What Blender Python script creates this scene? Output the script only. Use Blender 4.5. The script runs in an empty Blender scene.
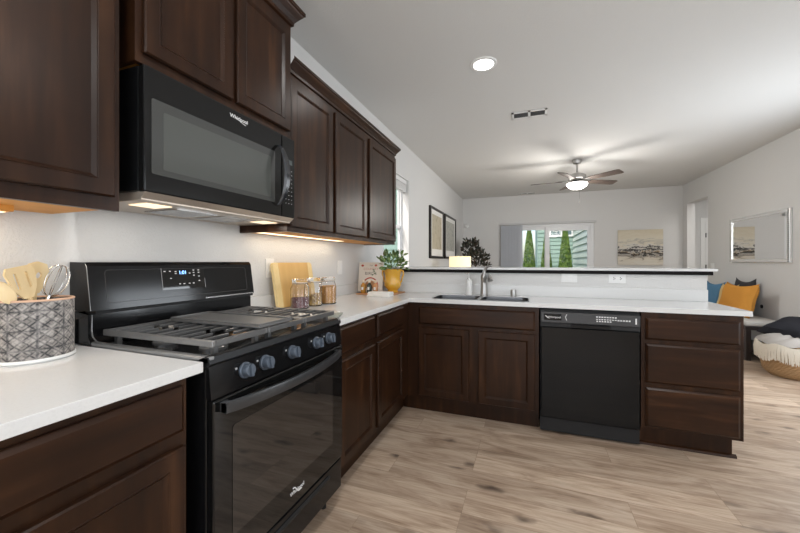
import bpy, bmesh, math, random
from mathutils import Vector, Matrix
PI = math.pi
SC = bpy.context.scene
COL = SC.collection

# ------------------------------------------------------------------ camera
cam_d = bpy.data.cameras.new('camera'); cam = bpy.data.objects.new('camera', cam_d); COL.objects.link(cam)
cam.location = (1.522, -0.751, 1.2067)
cam.rotation_euler = (PI/2, 0, 0.3549)
cam_d.sensor_width = 36; cam_d.lens = 346.47/800*36; cam_d.shift_y = -5.04/800
cam_d.clip_start = 0.02; cam_d.clip_end = 200
SC.camera = cam
SC.view_settings.view_transform = 'Standard'; SC.view_settings.look = 'None'
SC.view_settings.gamma = 1; SC.view_settings.use_curve_mapping = False
SC.view_settings.exposure = 0.27

# ------------------------------------------------------------------ sky, sun and added fill lights
w = bpy.data.worlds.new('sky'); SC.world = w; w.use_nodes = True
nt = w.node_tree; nt.nodes.clear()
sky = nt.nodes.new('ShaderNodeTexSky'); sky.sky_type = 'NISHITA'; sky.sun_disc = False
sky.sun_elevation = math.radians(42); sky.sun_rotation = math.radians(200); sky.air_density = 1.0; sky.dust_density = 2.5
bg = nt.nodes.new('ShaderNodeBackground'); bg.inputs[1].default_value = 0.24
wo = nt.nodes.new('ShaderNodeOutputWorld')
nt.links.new(sky.outputs[0], bg.inputs[0]); nt.links.new(bg.outputs[0], wo.inputs[0])

def area(name, loc, rot, sx, sy, power, color=(1, 1, 1), spread=PI):
    l = bpy.data.lights.new(name, 'AREA'); l.shape = 'RECTANGLE'; l.size = sx; l.size_y = sy
    l.energy = power; l.color = color; l.spread = spread
    o = bpy.data.objects.new(name, l); o.location = loc; o.rotation_euler = rot; COL.objects.link(o); return o
sun = bpy.data.lights.new('sun', 'SUN'); sun.energy = 1.7; sun.angle = 0.02; sun.color = (1, .96, .9)
so = bpy.data.objects.new('sun', sun); so.rotation_euler = (math.radians(40), 0, math.radians(-25)); COL.objects.link(so)
# added fill lights out of view, standing in for daylight
FILL_TINT = (.88, .95, 1.02)
area('fill_back', (2.0, -3.30, 1.35), (PI/2, 0, 0), 2.6, 2.0, 26, FILL_TINT)
area('fill_side', (4.40, -1.2, 1.45), (PI/2, 0, PI/2), 2.0, 1.6, 30, FILL_TINT)
area('fill_left', (.03, -2.6, 1.5), (PI/2, 0, -PI/2), 1.3, 1.5, 60, FILL_TINT)
area('fill_living', (4.42, 3.2, 1.3), (PI/2, 0, PI/2), 1.3, 1.5, 44, FILL_TINT)

# ------------------------------------------------------------------ materials
def mat(name, col, rough=.5, metal=0, spec=.5, coat=0, emit=None, es=0, trans=0, ior=1.45, alpha=1):
    m = bpy.data.materials.new(name); m.use_nodes = True
    b = m.node_tree.nodes['Principled BSDF']
    b.inputs['Base Color'].default_value = (*col, 1); b.inputs['Roughness'].default_value = rough
    b.inputs['Metallic'].default_value = metal; b.inputs['Specular IOR Level'].default_value = spec
    b.inputs['Coat Weight'].default_value = coat; b.inputs['IOR'].default_value = ior
    b.inputs['Transmission Weight'].default_value = trans; b.inputs['Alpha'].default_value = alpha
    if emit: b.inputs['Emission Color'].default_value = (*emit, 1); b.inputs['Emission Strength'].default_value = es
    return m
def N(m, t): return m.node_tree.nodes.new(t)
def L(m, a, b): m.node_tree.links.new(a, b)
def BS(m): return m.node_tree.nodes['Principled BSDF']
def coords(m, scale=(1, 1, 1), rot=(0, 0, 0), kind='Object'):
    tc = N(m, 'ShaderNodeTexCoord'); mp = N(m, 'ShaderNodeMapping')
    mp.inputs['Scale'].default_value = scale; mp.inputs['Rotation'].default_value = rot
    L(m, tc.outputs[kind], mp.inputs[0]); return mp.outputs[0]
def noise(m, vec, scale, detail=4, rough=.55, dist=0):
    n = N(m, 'ShaderNodeTexNoise'); n.inputs['Scale'].default_value = scale
    n.inputs['Detail'].default_value = detail; n.inputs['Roughness'].default_value = rough
    n.inputs['Distortion'].default_value = dist; L(m, vec, n.inputs['Vector']); return n.outputs['Fac']
def ramp(m, fac, stops):
    r = N(m, 'ShaderNodeValToRGB'); e = r.color_ramp.elements
    while len(e) < len(stops): e.new(.5)
    for i, (p, c) in enumerate(stops): e[i].position = p; e[i].color = (*c, 1)
    L(m, fac, r.inputs[0]); return r.outputs[0]
def mixc(m, fac, a, b, mode='MIX'):
    n = N(m, 'ShaderNodeMix'); n.data_type = 'RGBA'; n.blend_type = mode
    if isinstance(fac, (int, float)): n.inputs[0].default_value = fac
    else: L(m, fac, n.inputs[0])
    for v, s in ((a, n.inputs[6]), (b, n.inputs[7])):
        if isinstance(v, tuple): s.default_value = (*v, 1)
        else: L(m, v, s)
    return n.outputs[2]
def bump(m, h, strength=.3, dist=.01):
    b = N(m, 'ShaderNodeBump'); b.inputs['Strength'].default_value = strength; b.inputs['Distance'].default_value = dist
    L(m, h, b.inputs['Height']); L(m, b.outputs[0], BS(m).inputs['Normal'])

def wood(name, axis, c0, c1, c2, rough=.24, coat=0, sc=1.0):
    m = mat(name, c1, rough, coat=coat, spec=.27)
    s = [14*sc, 14*sc, 14*sc]; s['xyz'.index(axis)] = 1.2*sc
    v = coords(m, tuple(s)); n = noise(m, v, 1.6, 4, .5, 0)
    v2 = coords(m, (2.2, 2.2, 2.2)); n2 = noise(m, v2, 1.5, 3)
    a = ramp(m, n, [(.2, c0), (.52, c1), (.85, c2)])
    b = mixc(m, ramp(m, n2, [(.35, (0, 0, 0)), (.65, (1, 1, 1))]), a, mixc(m, .6, a, c0)); L(m, b, BS(m).inputs['Base Color'])
    r = N(m, 'ShaderNodeMapRange'); r.inputs[3].default_value = rough+.04; r.inputs[4].default_value = rough+.09
    L(m, n2, r.inputs[0]); L(m, r.outputs[0], BS(m).inputs['Roughness'])
    return m
E0, E1, E2 = (.012, .0050, .0027), (.033, .0130, .0055), (.085, .036, .0150)
wood_v = wood('espresso_wood_vertical', 'z', E0, E1, E2)
wood_y = wood('espresso_wood_along_wall', 'y', E0, E1, E2)
wood_x = wood('espresso_wood_across', 'x', E0, E1, E2)
maple = wood('maple_plywood', 'y', (.66, .29, .06), (.74, .35, .08), (.82, .42, .12), .45, 0)
beech = wood('light_beech', 'z', (.70, .52, .27), (.80, .63, .37), (.86, .71, .47), .5, 0)
board_w = wood('cutting_board_wood', 'z', (.60, .36, .12), (.70, .45, .17), (.78, .54, .24), .45, 0)
board_end = wood('cutting_board_edge_wood', 'x', (.74, .56, .26), (.80, .62, .32), (.86, .70, .40), .45, 0)
bladew = wood('fan_blade_wood', 'x', (.045, .035, .03), (.075, .055, .045), (.11, .08, .065), .35, 0)

def wallmat(name, c, b=.25):
    m = mat(name, c, .85, spec=.2); v = coords(m); n = noise(m, v, 90, 3, .6)
    r = ramp(m, n, [(.42, (0, 0, 0)), (.6, (1, 1, 1))]); bump(m, r, b, .0025); return m
wall_m = wallmat('wall_paint', (.67, .665, .655), .35)
ceil_m = wallmat('ceiling_paint', (.68, .678, .665), .25)
white_m = mat('white_trim_paint', (.80, .80, .79), .4)
vinyl_m = mat('white_vinyl', (.78, .79, .80), .35)
quartz = mat('white_quartz', (.76, .755, .745), .16, spec=.5)
_v = coords(quartz); _n = noise(quartz, _v, 160, 2, .6)
L(quartz, ramp(quartz, _n, [(.3, (.645, .645, .64)), (.5, (.675, .675, .67))]), BS(quartz).inputs['Base Color'])

def floor_mat():
    m = mat('oak_plank_floor', (.5, .4, .3), .38, spec=.4)
    tc = N(m, 'ShaderNodeTexCoord'); base = tc.outputs['Object']
    br = N(m, 'ShaderNodeTexBrick'); L(m, base, br.inputs[0])
    br.inputs['Scale'].default_value = 1; br.inputs['Brick Width'].default_value = 1.22; br.inputs['Row Height'].default_value = .182
    br.inputs['Mortar Size'].default_value = .0012; br.inputs['Mortar Smooth'].default_value = .2; br.inputs['Bias'].default_value = 0
    br.offset = .37; br.offset_frequency = 3
    br.inputs['Color1'].default_value = (0, 0, 0, 1); br.inputs['Color2'].default_value = (1, 1, 1, 1); br.inputs['Mortar'].default_value = (.5, .5, .5, 1)
    # shift the grain per plank
    add = N(m, 'ShaderNodeVectorMath'); add.operation = 'MULTIPLY_ADD'
    L(m, br.outputs['Color'], add.inputs[0]); add.inputs[1].default_value = (7.3, 3.1, 5.7); L(m, base, add.inputs[2])
    mp = N(m, 'ShaderNodeMapping'); mp.inputs['Scale'].default_value = (1.9, 8.5, 1); L(m, add.outputs[0], mp.inputs[0])
    g = noise(m, mp.outputs[0], 1.3, 7, .62, 1.1)
    mp2 = N(m, 'ShaderNodeMapping'); mp2.inputs['Scale'].default_value = (3, 70, 1); L(m, add.outputs[0], mp2.inputs[0])
    g2 = noise(m, mp2.outputs[0], 1.4, 4, .6)
    col = ramp(m, g, [(.26, (.20, .125, .078)), (.38, (.35, .245, .168)), (.48, (.46, .342, .248)), (.58, (.55, .43, .325)), (.72, (.62, .505, .395))])
    col = mixc(m, .22, col, ramp(m, g2, [(.35, (.14, .10, .08)), (.6, (.64, .55, .46))]))
    tint = ramp(m, br.outputs['Color'], [(0, (.80, .77, .75)), (1, (1.08, 1.06, 1.04))])
    col = mixc(m, 1, col, tint, 'MULTIPLY')
    # knots
    mp3 = N(m, 'ShaderNodeMapping'); mp3.inputs['Scale'].default_value = (2.3, 6.2, 1); L(m, add.outputs[0], mp3.inputs[0])
    vo = N(m, 'ShaderNodeTexVoronoi'); vo.inputs['Scale'].default_value = 1.0; vo.feature = 'F1'
    wv = N(m, 'ShaderNodeVectorMath'); wv.operation = 'MULTIPLY_ADD'
    nn = N(m, 'ShaderNodeTexNoise'); nn.inputs['Scale'].default_value = 9; L(m, base, nn.inputs['Vector'])
    L(m, nn.outputs['Color'], wv.inputs[0]); wv.inputs[1].default_value = (.35, .35, .35); L(m, mp3.outputs[0], wv.inputs[2])
    L(m, wv.outputs[0], vo.inputs['Vector'])
    k = ramp(m, vo.outputs['Distance'], [(.03, (1, 1, 1)), (.20, (0, 0, 0))])
    col = mixc(m, k, col, (.09, .06, .045))
    mo = ramp(m, br.outputs['Fac'], [(0, (1, 1, 1)), (1, (.68, .64, .60))])
    col = mixc(m, 1, col, mo, 'MULTIPLY')
    L(m, col, BS(m).inputs['Base Color'])
    bump(m, g, .08, .003); return m
floor_m = floor_mat()

black = mat('black_enamel', (.006, .006, .0065), .12, spec=.38)
black2 = mat('black_appliance', (.006, .0063, .0068), .10, spec=.3)
blackdull = mat('black_dull', (.008, .008, .009), .6)
blackglass = mat('black_glass', (.006, .006, .006), .03, spec=.6)
ovenglass = mat('oven_window_glass', (.022, .019, .017), .03, spec=.9)
mwglass = mat('microwave_window', (.045, .047, .045), .10, spec=.7)
mwglass_in = mat('microwave_window_screen', (.068, .072, .067), .14, spec=.6)
iron = mat('cast_iron', (.15, .15, .15), .30, spec=.6, metal=.6)
griddle_m = mat('griddle_grey', (.16, .16, .16), .38, metal=.5)
steel = mat('brushed_steel', (.62, .61, .60), .22, metal=1)
nickel = mat('brushed_nickel', (.42, .41, .40), .3, metal=1)
rimsteel = mat('dark_steel_rim', (.34, .345, .35), .28, metal=.8)
knobm = mat('satin_grey_knob', (.085, .105, .135), .32, metal=.3)
sinksteel = mat('sink_steel', (.11, .11, .115), .3, metal=1)
brass = mat('burner_copper', (.70, .42, .24), .3, metal=.9)
logo_m = mat('logo_silver', (.75, .75, .75), .4)
icon_m = mat('panel_icon_grey', (.35, .36, .37), .5)
digit = mat('display_digits', (.1, .3, .8), .5, emit=(.25, .5, 1), es=2.5)
hood_m = mat('hood_grille', (.50, .43, .36), .35, metal=.6)
paper = mat('paper_white', (.78, .77, .74), .8)
plastic_w = mat('white_plastic', (.80, .80, .79), .35)
clearglass = mat('clear_glass', (1, 1, 1), .02, trans=1, ior=1.45)
def thin_glass():
    m = bpy.data.materials.new('window_glass'); m.use_nodes = True; t = m.node_tree; t.nodes.clear()
    a = t.nodes.new('ShaderNodeBsdfTransparent'); g = t.nodes.new('ShaderNodeBsdfGlossy'); g.inputs['Roughness'].default_value = .02
    x = t.nodes.new('ShaderNodeMixShader'); x.inputs[0].default_value = .008; o = t.nodes.new('ShaderNodeOutputMaterial')
    t.links.new(a.outputs[0], x.inputs[1]); t.links.new(g.outputs[0], x.inputs[2]); t.links.new(x.outputs[0], o.inputs[0]); return m
winglass = thin_glass()
def emis(name, c, s): return mat(name, c, .5, emit=c, es=s)
can_e = emis('recessed_lamp_glow', (1, .97, .92), 9)
under_e = emis('under_cabinet_strip_glow', (1, .80, .52), 1.7)
hood_e = emis('hood_lamp_glow', (1, .80, .55), 1.0)
bowl_e = emis('fan_bowl_glow', (1, .97, .93), 5)

# ------------------------------------------------------------------ mesh helpers
def box(bm, x0, x1, y0, y1, z0, z1, bev=0, M=None):
    r = bmesh.ops.create_cube(bm, size=1); vs = r['verts']
    bmesh.ops.scale(bm, vec=(abs(x1-x0), abs(y1-y0), abs(z1-z0)), verts=vs)
    bmesh.ops.translate(bm, vec=((x0+x1)/2, (y0+y1)/2, (z0+z1)/2), verts=vs)
    if bev > 0:
        es = list({e for v in vs for e in v.link_edges})
        g = bmesh.ops.bevel(bm, geom=es, offset=bev, segments=2, affect='EDGES', profile=.5)
        vs = list({v for f in g['faces'] for v in f.verts} | {v for v in vs if v.is_valid})
    if M is not None: bmesh.ops.transform(bm, matrix=M, verts=vs)
    return vs
def frame_mat(d):
    d = Vector(d).normalized(); up = Vector((0, 0, 1)) if abs(d.z) < .95 else Vector((1, 0, 0))
    a = d.cross(up).normalized(); b = d.cross(a).normalized(); return a, b
def tube(bm, pts, r, seg=10, cap=True, closed=False):
    pts = [Vector(p) for p in pts]; n = len(pts); rings = []
    rr = r if isinstance(r, (list, tuple)) else [r]*n
    pa = None
    for i, p in enumerate(pts):
        if closed: d = pts[(i+1) % n]-pts[i-1]
        else: d = pts[min(i+1, n-1)]-pts[max(i-1, 0)]
        if pa is None: a, b = frame_mat(d)
        else:
            dd = d.normalized(); a = (pa-dd*pa.dot(dd)).normalized(); b = dd.cross(a)
        pa = a
        rings.append([bm.verts.new(p+rr[i]*(math.cos(t)*a+math.sin(t)*b)) for t in [2*PI*k/seg for k in range(seg)]])
    m = n if closed else n-1
    for i in range(m):
        A, B = rings[i], rings[(i+1) % n]
        for k in range(seg): bm.faces.new((A[k], A[(k+1) % seg], B[(k+1) % seg], B[k]))
    if cap and not closed: bm.faces.new(rings[0][::-1]); bm.faces.new(rings[-1])
def lathe(bm, prof, c=(0, 0, 0), seg=24, M=None, cap=True):
    rings = []
    for r, z in prof:
        rings.append([bm.verts.new((c[0]+max(r, 1e-4)*math.cos(2*PI*k/seg), c[1]+max(r, 1e-4)*math.sin(2*PI*k/seg), c[2]+z)) for k in range(seg)])
    for A, B in zip(rings, rings[1:]):
        for k in range(seg): bm.faces.new((A[k], A[(k+1) % seg], B[(k+1) % seg], B[k]))
    if cap: bm.faces.new(rings[0][::-1]); bm.faces.new(rings[-1])
    if M is not None: bmesh.ops.transform(bm, matrix=M, verts=[v for r in rings for v in r])
def prism(bm, pts2, h0, h1, plane='xz'):
    """extrude a 2-D outline; plane xz extrudes along y, xy along z, yz along x"""
    def mk(p, h): return {'xz': (p[0], h, p[1]), 'xy': (p[0], p[1], h), 'yz': (h, p[0], p[1])}[plane]
    A = [bm.verts.new(mk(p, h0)) for p in pts2]; B = [bm.verts.new(mk(p, h1)) for p in pts2]; n = len(A)
    bm.faces.new(A); bm.faces.new(B[::-1])
    for i in range(n): bm.faces.new((A[i], A[(i+1) % n], B[(i+1) % n], B[i]))
def slab_hole(bm, outer, holes, z0, z1):
    es = []
    for lp in [outer]+holes:
        vs = [bm.verts.new((x, y, z1)) for x, y in lp]
        es += [bm.edges.new((vs[i], vs[(i+1) % len(vs)])) for i in range(len(vs))]
    g = bmesh.ops.triangle_fill(bm, edges=es, use_beauty=True, use_dissolve=False)
    fs = [f for f in g['geom'] if isinstance(f, bmesh.types.BMFace)]
    ex = bmesh.ops.extrude_face_region(bm, geom=fs)
    bmesh.ops.translate(bm, vec=(0, 0, z0-z1), verts=[v for v in ex['geom'] if isinstance(v, bmesh.types.BMVert)])
def rrect(x0, x1, y0, y1, r, n=5):
    out = []
    for cx, cy, a in ((x1-r, y1-r, 0), (x0+r, y1-r, PI/2), (x0+r, y0+r, PI), (x1-r, y0+r, 1.5*PI)):
        for k in range(n+1): t = a+PI/2*k/n; out.append((cx+r*math.cos(t), cy+r*math.sin(t)))
    return out
def ringpanel(bm, face, u0, u1, v0, v1, base, prof):
    """nested rectangles: prof = [(inset, height)...]; face '+x' (u=y) or '-y' (u=x) or '-x' (u=y) or '+y'"""
    def mk(u, v, wv):
        return {'+x': (base+wv, u, v), '-x': (base-wv, u, v), '-y': (u, base-wv, v), '+y': (u, base+wv, v)}[face]
    prev = None
    for k, (i, h) in enumerate(prof):
        R = [bm.verts.new(mk(*p, h)) for p in ((u0+i, v0+i), (u1-i, v0+i), (u1-i, v1-i), (u0+i, v1-i))]
        if prev is None: bm.faces.new(R[::-1])
        else:
            for a in range(4): bm.faces.new((prev[a], prev[(a+1) % 4], R[(a+1) % 4], R[a]))
        prev = R
    bm.faces.new(prev)
DOOR = [(0, 0), (0, .014), (.004, .019), (.046, .019), (.0475, .0175), (.0485, .0185), (.050, .0185), (.0595, .0090)]
DRAW = [(0, 0), (0, .009), (.002, .011), (.012, .019)]

def wloc(o):
    v = Vector((0, 0, 0))
    while o: v = v+o.location; o = o.parent
    return v
def finish(bm, smooth):
    bmesh.ops.recalc_face_normals(bm, faces=bm.faces)
    for f in bm.faces: f.smooth = smooth
def obj(name, bm, m, parent=None, smooth=False, world=True, origin=None):
    """link bm (built in world coordinates, unless world=False) as ONE mesh object"""
    finish(bm, smooth)
    off = Vector((0, 0, 0))
    if world and parent is not None: off = wloc(parent)
    if parent is None and origin is not None: off = Vector(origin)
    if off.length > 0: bmesh.ops.translate(bm, vec=-off, verts=bm.verts)
    me = bpy.data.meshes.new(name); bm.to_mesh(me); bm.free()
    if smooth:
        me.set_sharp_from_angle(angle=math.radians(38))
    if m is not None: me.materials.append(m)
    o = bpy.data.objects.new(name, me); COL.objects.link(o)
    if parent is not None: o.parent = parent
    elif origin is not None: o.location = origin
    return o
def part(name, fn, m, parent, smooth=False, world=True, label=None):
    bm = bmesh.new(); fn(bm); o = obj(name, bm, m, parent, smooth, world)
    if label: o['label'] = label
    return o
def thing(name, label, cat, loc=(0, 0, 0), group=None):
    o = bpy.data.objects.new(name, None); COL.objects.link(o); o.location = loc
    o.empty_display_size = .05; o['label'] = label; o['category'] = cat
    if group: o['group'] = group
    return o
def tag(o, label, cat, group=None, kind=None):
    o['label'] = label; o['category'] = cat
    if group: o['group'] = group
    if kind: o['kind'] = kind
    return o
def single(name, fn, m, label, cat, group=None, smooth=False, origin=None, kind=None):
    bm = bmesh.new(); fn(bm); return tag(obj(name, bm, m, None, smooth, origin=origin), label, cat, group, kind)
def struct(name, fn, m, parent=None, smooth=False):
    bm = bmesh.new(); fn(bm); o = obj(name, bm, m, parent, smooth)
    if parent is None: o['kind'] = 'structure'
    return o
def dup(root, loc, label, rotz=None, parent=None):
    r = root.copy(); COL.objects.link(r); r.location = loc
    if rotz is not None: r.rotation_euler.z = rotz
    if label: r['label'] = label
    for ch in list(root.children):
        c = ch.copy(); COL.objects.link(c); c.parent = r
        for g in list(ch.children): d = g.copy(); COL.objects.link(d); d.parent = c
    return r
def text(name, body, size, origin, xdir, ydir, m, parent, ext=.0004, sx=1.0):
    cu = bpy.data.curves.new('lettering', 'FONT'); cu.body = body; cu.size = size; cu.extrude = ext
    cu.align_x = 'CENTER'; cu.align_y = 'CENTER'
    t = bpy.data.objects.new('lettering', cu); COL.objects.link(t)
    dg = bpy.context.evaluated_depsgraph_get(); dg.update()
    me = bpy.data.meshes.new_from_object(t.evaluated_get(dg)); bpy.data.objects.remove(t)
    X = Vector(xdir).normalized(); Y = Vector(ydir).normalized(); Z = X.cross(Y)
    X = X*sx
    R = Matrix(((X.x, Y.x, Z.x, 0), (X.y, Y.y, Z.y, 0), (X.z, Y.z, Z.z, 0), (0, 0, 0, 1)))
    off = Vector(origin)-(wloc(parent) if parent else Vector((0, 0, 0)))
    me.transform(Matrix.Translation(off) @ R); me.materials.clear(); me.materials.append(m)
    o = bpy.data.objects.new(name, me); COL.objects.link(o); o.parent = parent; return o

# ================================================================== ROOM
XW, YF, H, YB = 4.452, 7.80, 2.743, -3.40
WY = 2.40     # kitchen face of the half wall
struct('floor', lambda b: (box(b, -.2, 6.2, YB-.1, YF+.1, -.08, 0), box(b, XW, 6.2, YF+.1, 8.2, -.08, 0)), floor_m)
struct('ceiling', lambda b: (box(b, -.2, 6.2, YB-.1, YF+.1, H, H+.1), box(b, XW, 6.2, YF+.1, 8.2, H, H+.1)), ceil_m)
def f_left(b):
    y0, y1, z0, z1 = 2.83, 3.709, 1.02, 2.31
    box(b, -.16, 0, YB, y0, 0, H); box(b, -.16, 0, y1, YF+.1, 0, H)
    box(b, -.16, 0, y0, y1, 0, z0); box(b, -.16, 0, y0, y1, z1, H)
struct('wall_left', f_left, wall_m)
def f_far(b):
    x0, x1, z1 = .93, 2.864, 2.08
    box(b, 0, x0, YF, YF+.15, 0, H); box(b, x1, XW, YF, YF+.15, 0, H); box(b, x0, x1, YF, YF+.15, z1, H)
struct('wall_far', f_far, wall_m)
def f_right(b):
    y0, y1, z1 = 6.763, 7.614, 2.345
    box(b, XW, XW+.13, YB, y0, 0, H); box(b, XW, XW+.13, y1, YF+.1, 0, H); box(b, XW, XW+.13, y0, y1, z1, H)
struct('wall_right', f_right, wall_m)
struct('wall_back', lambda b: box(b, 0, XW, YB-.12, YB, 0, H), wall_m)
def f_hall(b):
    box(b, XW, 6.1, 8.10, 8.2, 0, H); box(b, XW, XW+.13, YF+.1, 8.10, 0, H); box(b, 5.55, 5.65, 4.4, 8.10, 0, H); box(b, XW+.13, 5.55, 4.4, 4.5, 0, H)
struct('wall_hall', f_hall, wall_m)
struct('wall_half', lambda b: box(b, 0, 2.745, WY, WY+.13, 0, 1.106), wall_m)
def bb(name, *a): struct(name, lambda b: box(b, *a, bev=.003), white_m)
bb('baseboard_far', 2.95, XW-.001, YF-.014, YF-.0005, 0, .09)
bb('baseboard_right', XW-.014, XW-.0005, YB, 6.76, 0, .09)
bb('baseboard_left', .0005, .014, WY+.15, YF, 0, .09)
bb('baseboard_half', .02, 2.745, WY+.131, WY+.145, 0, .09)
# left window (recessed, single-hung, blind rolled up at the head)
w1 = struct('window_1', lambda b: (box(b, -.15, -.10, 2.83, 2.87, 1.02, 2.31, .003), box(b, -.15, -.10, 3.665, 3.709, 1.02, 2.31, .003),
     box(b, -.15, -.10, 2.87, 3.665, 1.02, 1.06, .003), box(b, -.15, -.10, 2.87, 3.665, 2.27, 2.31, .003)), vinyl_m)
part('window_sash', lambda b: (box(b, -.135, -.105, 2.87, 2.90, 1.06, 1.66), box(b, -.135, -.105, 3.635, 3.665, 1.06, 1.66),
     box(b, -.135, -.105, 2.87, 3.665, 1.645, 1.69), box(b, -.135, -.105, 2.87, 3.665, 1.06, 1.09),
     box(b, -.145, -.125, 3.645, 3.665, 1.69, 2.27)), vinyl_m, w1)
part('window_glass', lambda b: box(b, -.128, -.124, 2.87, 3.665, 1.06, 2.27), winglass, w1)
struct('trim_1', lambda b: (box(b, -.10, -.001, 2.831, 3.708, 1.0205, 1.035), box(b, -.10, -.001, 3.70, 3.7085, 1.035, 2.309), box(b, -.10, -.001, 2.831, 3.70, 2.30, 2.3095)), white_m)
def f_blind(b):
    box(b, -.085, -.03, 2.85, 3.695, 2.245, 2.298, .003)
    for k in range(10): box(b, -.082, -.034, 2.86, 3.69, 2.16+k*.0082, 2.1655+k*.0082)
    box(b, -.084, -.032, 2.86, 3.69, 2.145, 2.158, .002)
single('window_blind', f_blind, plastic_w, 'white slatted blind raised to the head of the left wall window', 'blind')
# patio door in the far wall
w2 = struct('window_2', lambda b: (box(b, .93, .98, YF+.02, YF+.11, 0, 2.08, .004), box(b, 2.80, 2.864, YF+.02, YF+.11, 0, 2.08, .004),
     box(b, .98, 2.80, YF+.02, YF+.11, 2.0, 2.08, .004), box(b, .98, 2.80, YF+.02, YF+.11, 0, .03, .004)), vinyl_m)
part('sliding_sash', lambda b: (box(b, 1.885, 1.975, YF+.03, YF+.06, .03, 2.0, .004), box(b, 2.735, 2.80, YF+.03, YF+.06, .03, 2.0, .004), box(b, 1.975, 2.735, YF+.03, YF+.06, 1.90, 2.0, .004),
     box(b, 1.975, 2.735, YF+.03, YF+.06, .03, .15, .004)), vinyl_m, w2)
part('fixed_sash', lambda b: (box(b, .98, 1.05, YF+.07, YF+.10, .03, 2.0, .004), box(b, 1.87, 1.93, YF+.07, YF+.10, .03, 2.0, .004),
     box(b, 1.05, 1.87, YF+.07, YF+.10, 1.93, 2.0, .004), box(b, 1.05, 1.87, YF+.07, YF+.10, .03, .13, .004)), vinyl_m, w2)
part('window_glass', lambda b: (box(b, 1.975, 2.735, YF+.043, YF+.047, .15, 1.9), box(b, 1.05, 1.87, YF+.083, YF+.087, .13, 1.93)), winglass, w2)
def vane(b):
    for k in range(13):
        y = .95+k*.034
        box(b, -.044, .044, -.0012, .0012, .05, 2.045, M=Matrix.Translation((y, YF-.05, 0)) @ Matrix.Rotation(math.radians(38), 4, 'Z'))
vb = thing('vertical_blind', 'grey vertical blind gathered at the left side of the patio door', 'blind', (1.9, YF-.03, 2.09))
part('vanes', vane, mat('blind_vane_grey', (.50, .52, .56), .6), vb)
part('headrail', lambda b: box(b, .90, 2.90, YF-.075, YF-.005, 2.055, 2.10, .004), mat('headrail_grey', (.55, .55, .55), .5), vb)
# hall door seen through the opening
d1 = struct('door_1', lambda b: (box(b, 4.845, 4.925, 8.08, 8.0995, 0, 2.10, .004), box(b, 5.46, 5.54, 8.08, 8.0995, 0, 2.10, .004), box(b, 4.925, 5.46, 8.08, 8.0995, 2.02, 2.10, .004),
     box(b, 4.935, 5.46, 8.09, 8.0995, 0, 2.02)), white_m)
for z in (1.70, 1.05, .25): part('hinge', lambda b: box(b, 4.922, 4.938, 8.072, 8.09, z, z+.09), blackdull, d1)
area('hall_fill', (5.0, 6.0, 2.70), (0, 0, 0), .7, .7, 22, (1, .98, .95))  # added area light under the hall ceiling, brightens the opening
# behind the camera: unseen frame added on the solid wall by the back fill
for i, (nm, a) in enumerate((('added_window_frame', (1.25, 3.95, YB+.0005, YB+.03, .30, 2.40)),)):
    w = struct(nm, lambda b: (box(b, a[0], a[0]+.06, a[2], a[3], a[4], a[5]), box(b, a[1]-.06, a[1], a[2], a[3], a[4], a[5]), box(b, a[0], a[1], a[2], a[3], a[5]-.06, a[5]), box(b, a[0], a[1], a[2], a[3], a[4], a[4]+.06)), vinyl_m)

# ================================================================== OUTSIDE
def siding(c1):
    m = mat('lap_siding', c1, .7); return m
teal = mat('teal_siding_paint', (.25, .37, .32), .7); pale = mat('pale_green_siding_paint', (.55, .62, .54), .7)
def lap(b, x0, x1, y, z0, z1, step=.15, sgn=-1):
    z = z0
    while z < z1:
        prism(b, [(y, z), (y+sgn*.03, z), (y, z+step)], x0, x1, 'yz'); z += step
    box(b, x0, x1, y, y+.1, z0, z1)
nh = thing('neighbour_house', 'teal lap sided neighbour house seen through the patio door', 'house', (2.4, 13.2, 0))
def f_nw(b): lap(b, 1.83, 6.5, 13.0, 0, 5.2); box(b, 1.83, 6.5, 13.1, 17, 0, 5.2)
part('wall', f_nw, teal, nh)
part('window_frame', lambda b: (box(b, 2.22, 3.02, 12.93, 12.985, 2.10, 2.16), box(b, 2.22, 2.28, 12.93, 12.985, 2.16, 3.4), box(b, 2.96, 3.02, 12.93, 12.985, 2.16, 3.4), box(b, 2.60, 2.66, 12.93, 12.985, 2.16, 3.4)), vinyl_m, nh)
part('window_pane', lambda b: box(b, 2.28, 2.96, 12.94, 12.975, 2.16, 3.4), mat('dark_pane', (.12, .18, .2), .05), nh)
def f_pw(b):
    z = 0
    while z < 4.5:
        prism(b, [(3.0, z), (2.97, z), (3.0, z+.19)], 9.2, 11.6, 'xz') if False else None
        A = [(3.02, 8.6, z), (2.985, 8.6, z), (3.02, 8.6, z+.19)]; B = [(3.02, 12.9, z), (2.985, 12.9, z), (3.02, 12.9, z+.19)]
        va = [b.verts.new(p) for p in A]; vb_ = [b.verts.new(p) for p in B]
        b.faces.new(va); b.faces.new(vb_[::-1])
        for i in range(3): b.faces.new((va[i], va[(i+1) % 3], vb_[(i+1) % 3], vb_[i]))
        z += .19
    box(b, 3.02, 3.2, 8.6, 12.9, 0, 4.56)
single('side_wall', f_pw, pale, 'pale green lap sided wall at the right edge of the patio door view', 'wall')
struct('ground', lambda b: box(b, -8, 12, YF+.16, 26, -.12, -.04), mat('grass_ground', (.10, .17, .05), .9))
def f_fence(b):
    for k in range(34): box(b, -4+k*.15, -4+k*.15+.14, 12.2, 12.23, -.04, 1.42)
single('garden_fence', f_fence, mat('red_fence_wood', (.30, .10, .06), .8), 'reddish board fence outside, low at the left of the patio door', 'fence')
random.seed(4)
leafg = mat('arborvitae_green', (.09, .20, .035), .8)
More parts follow.
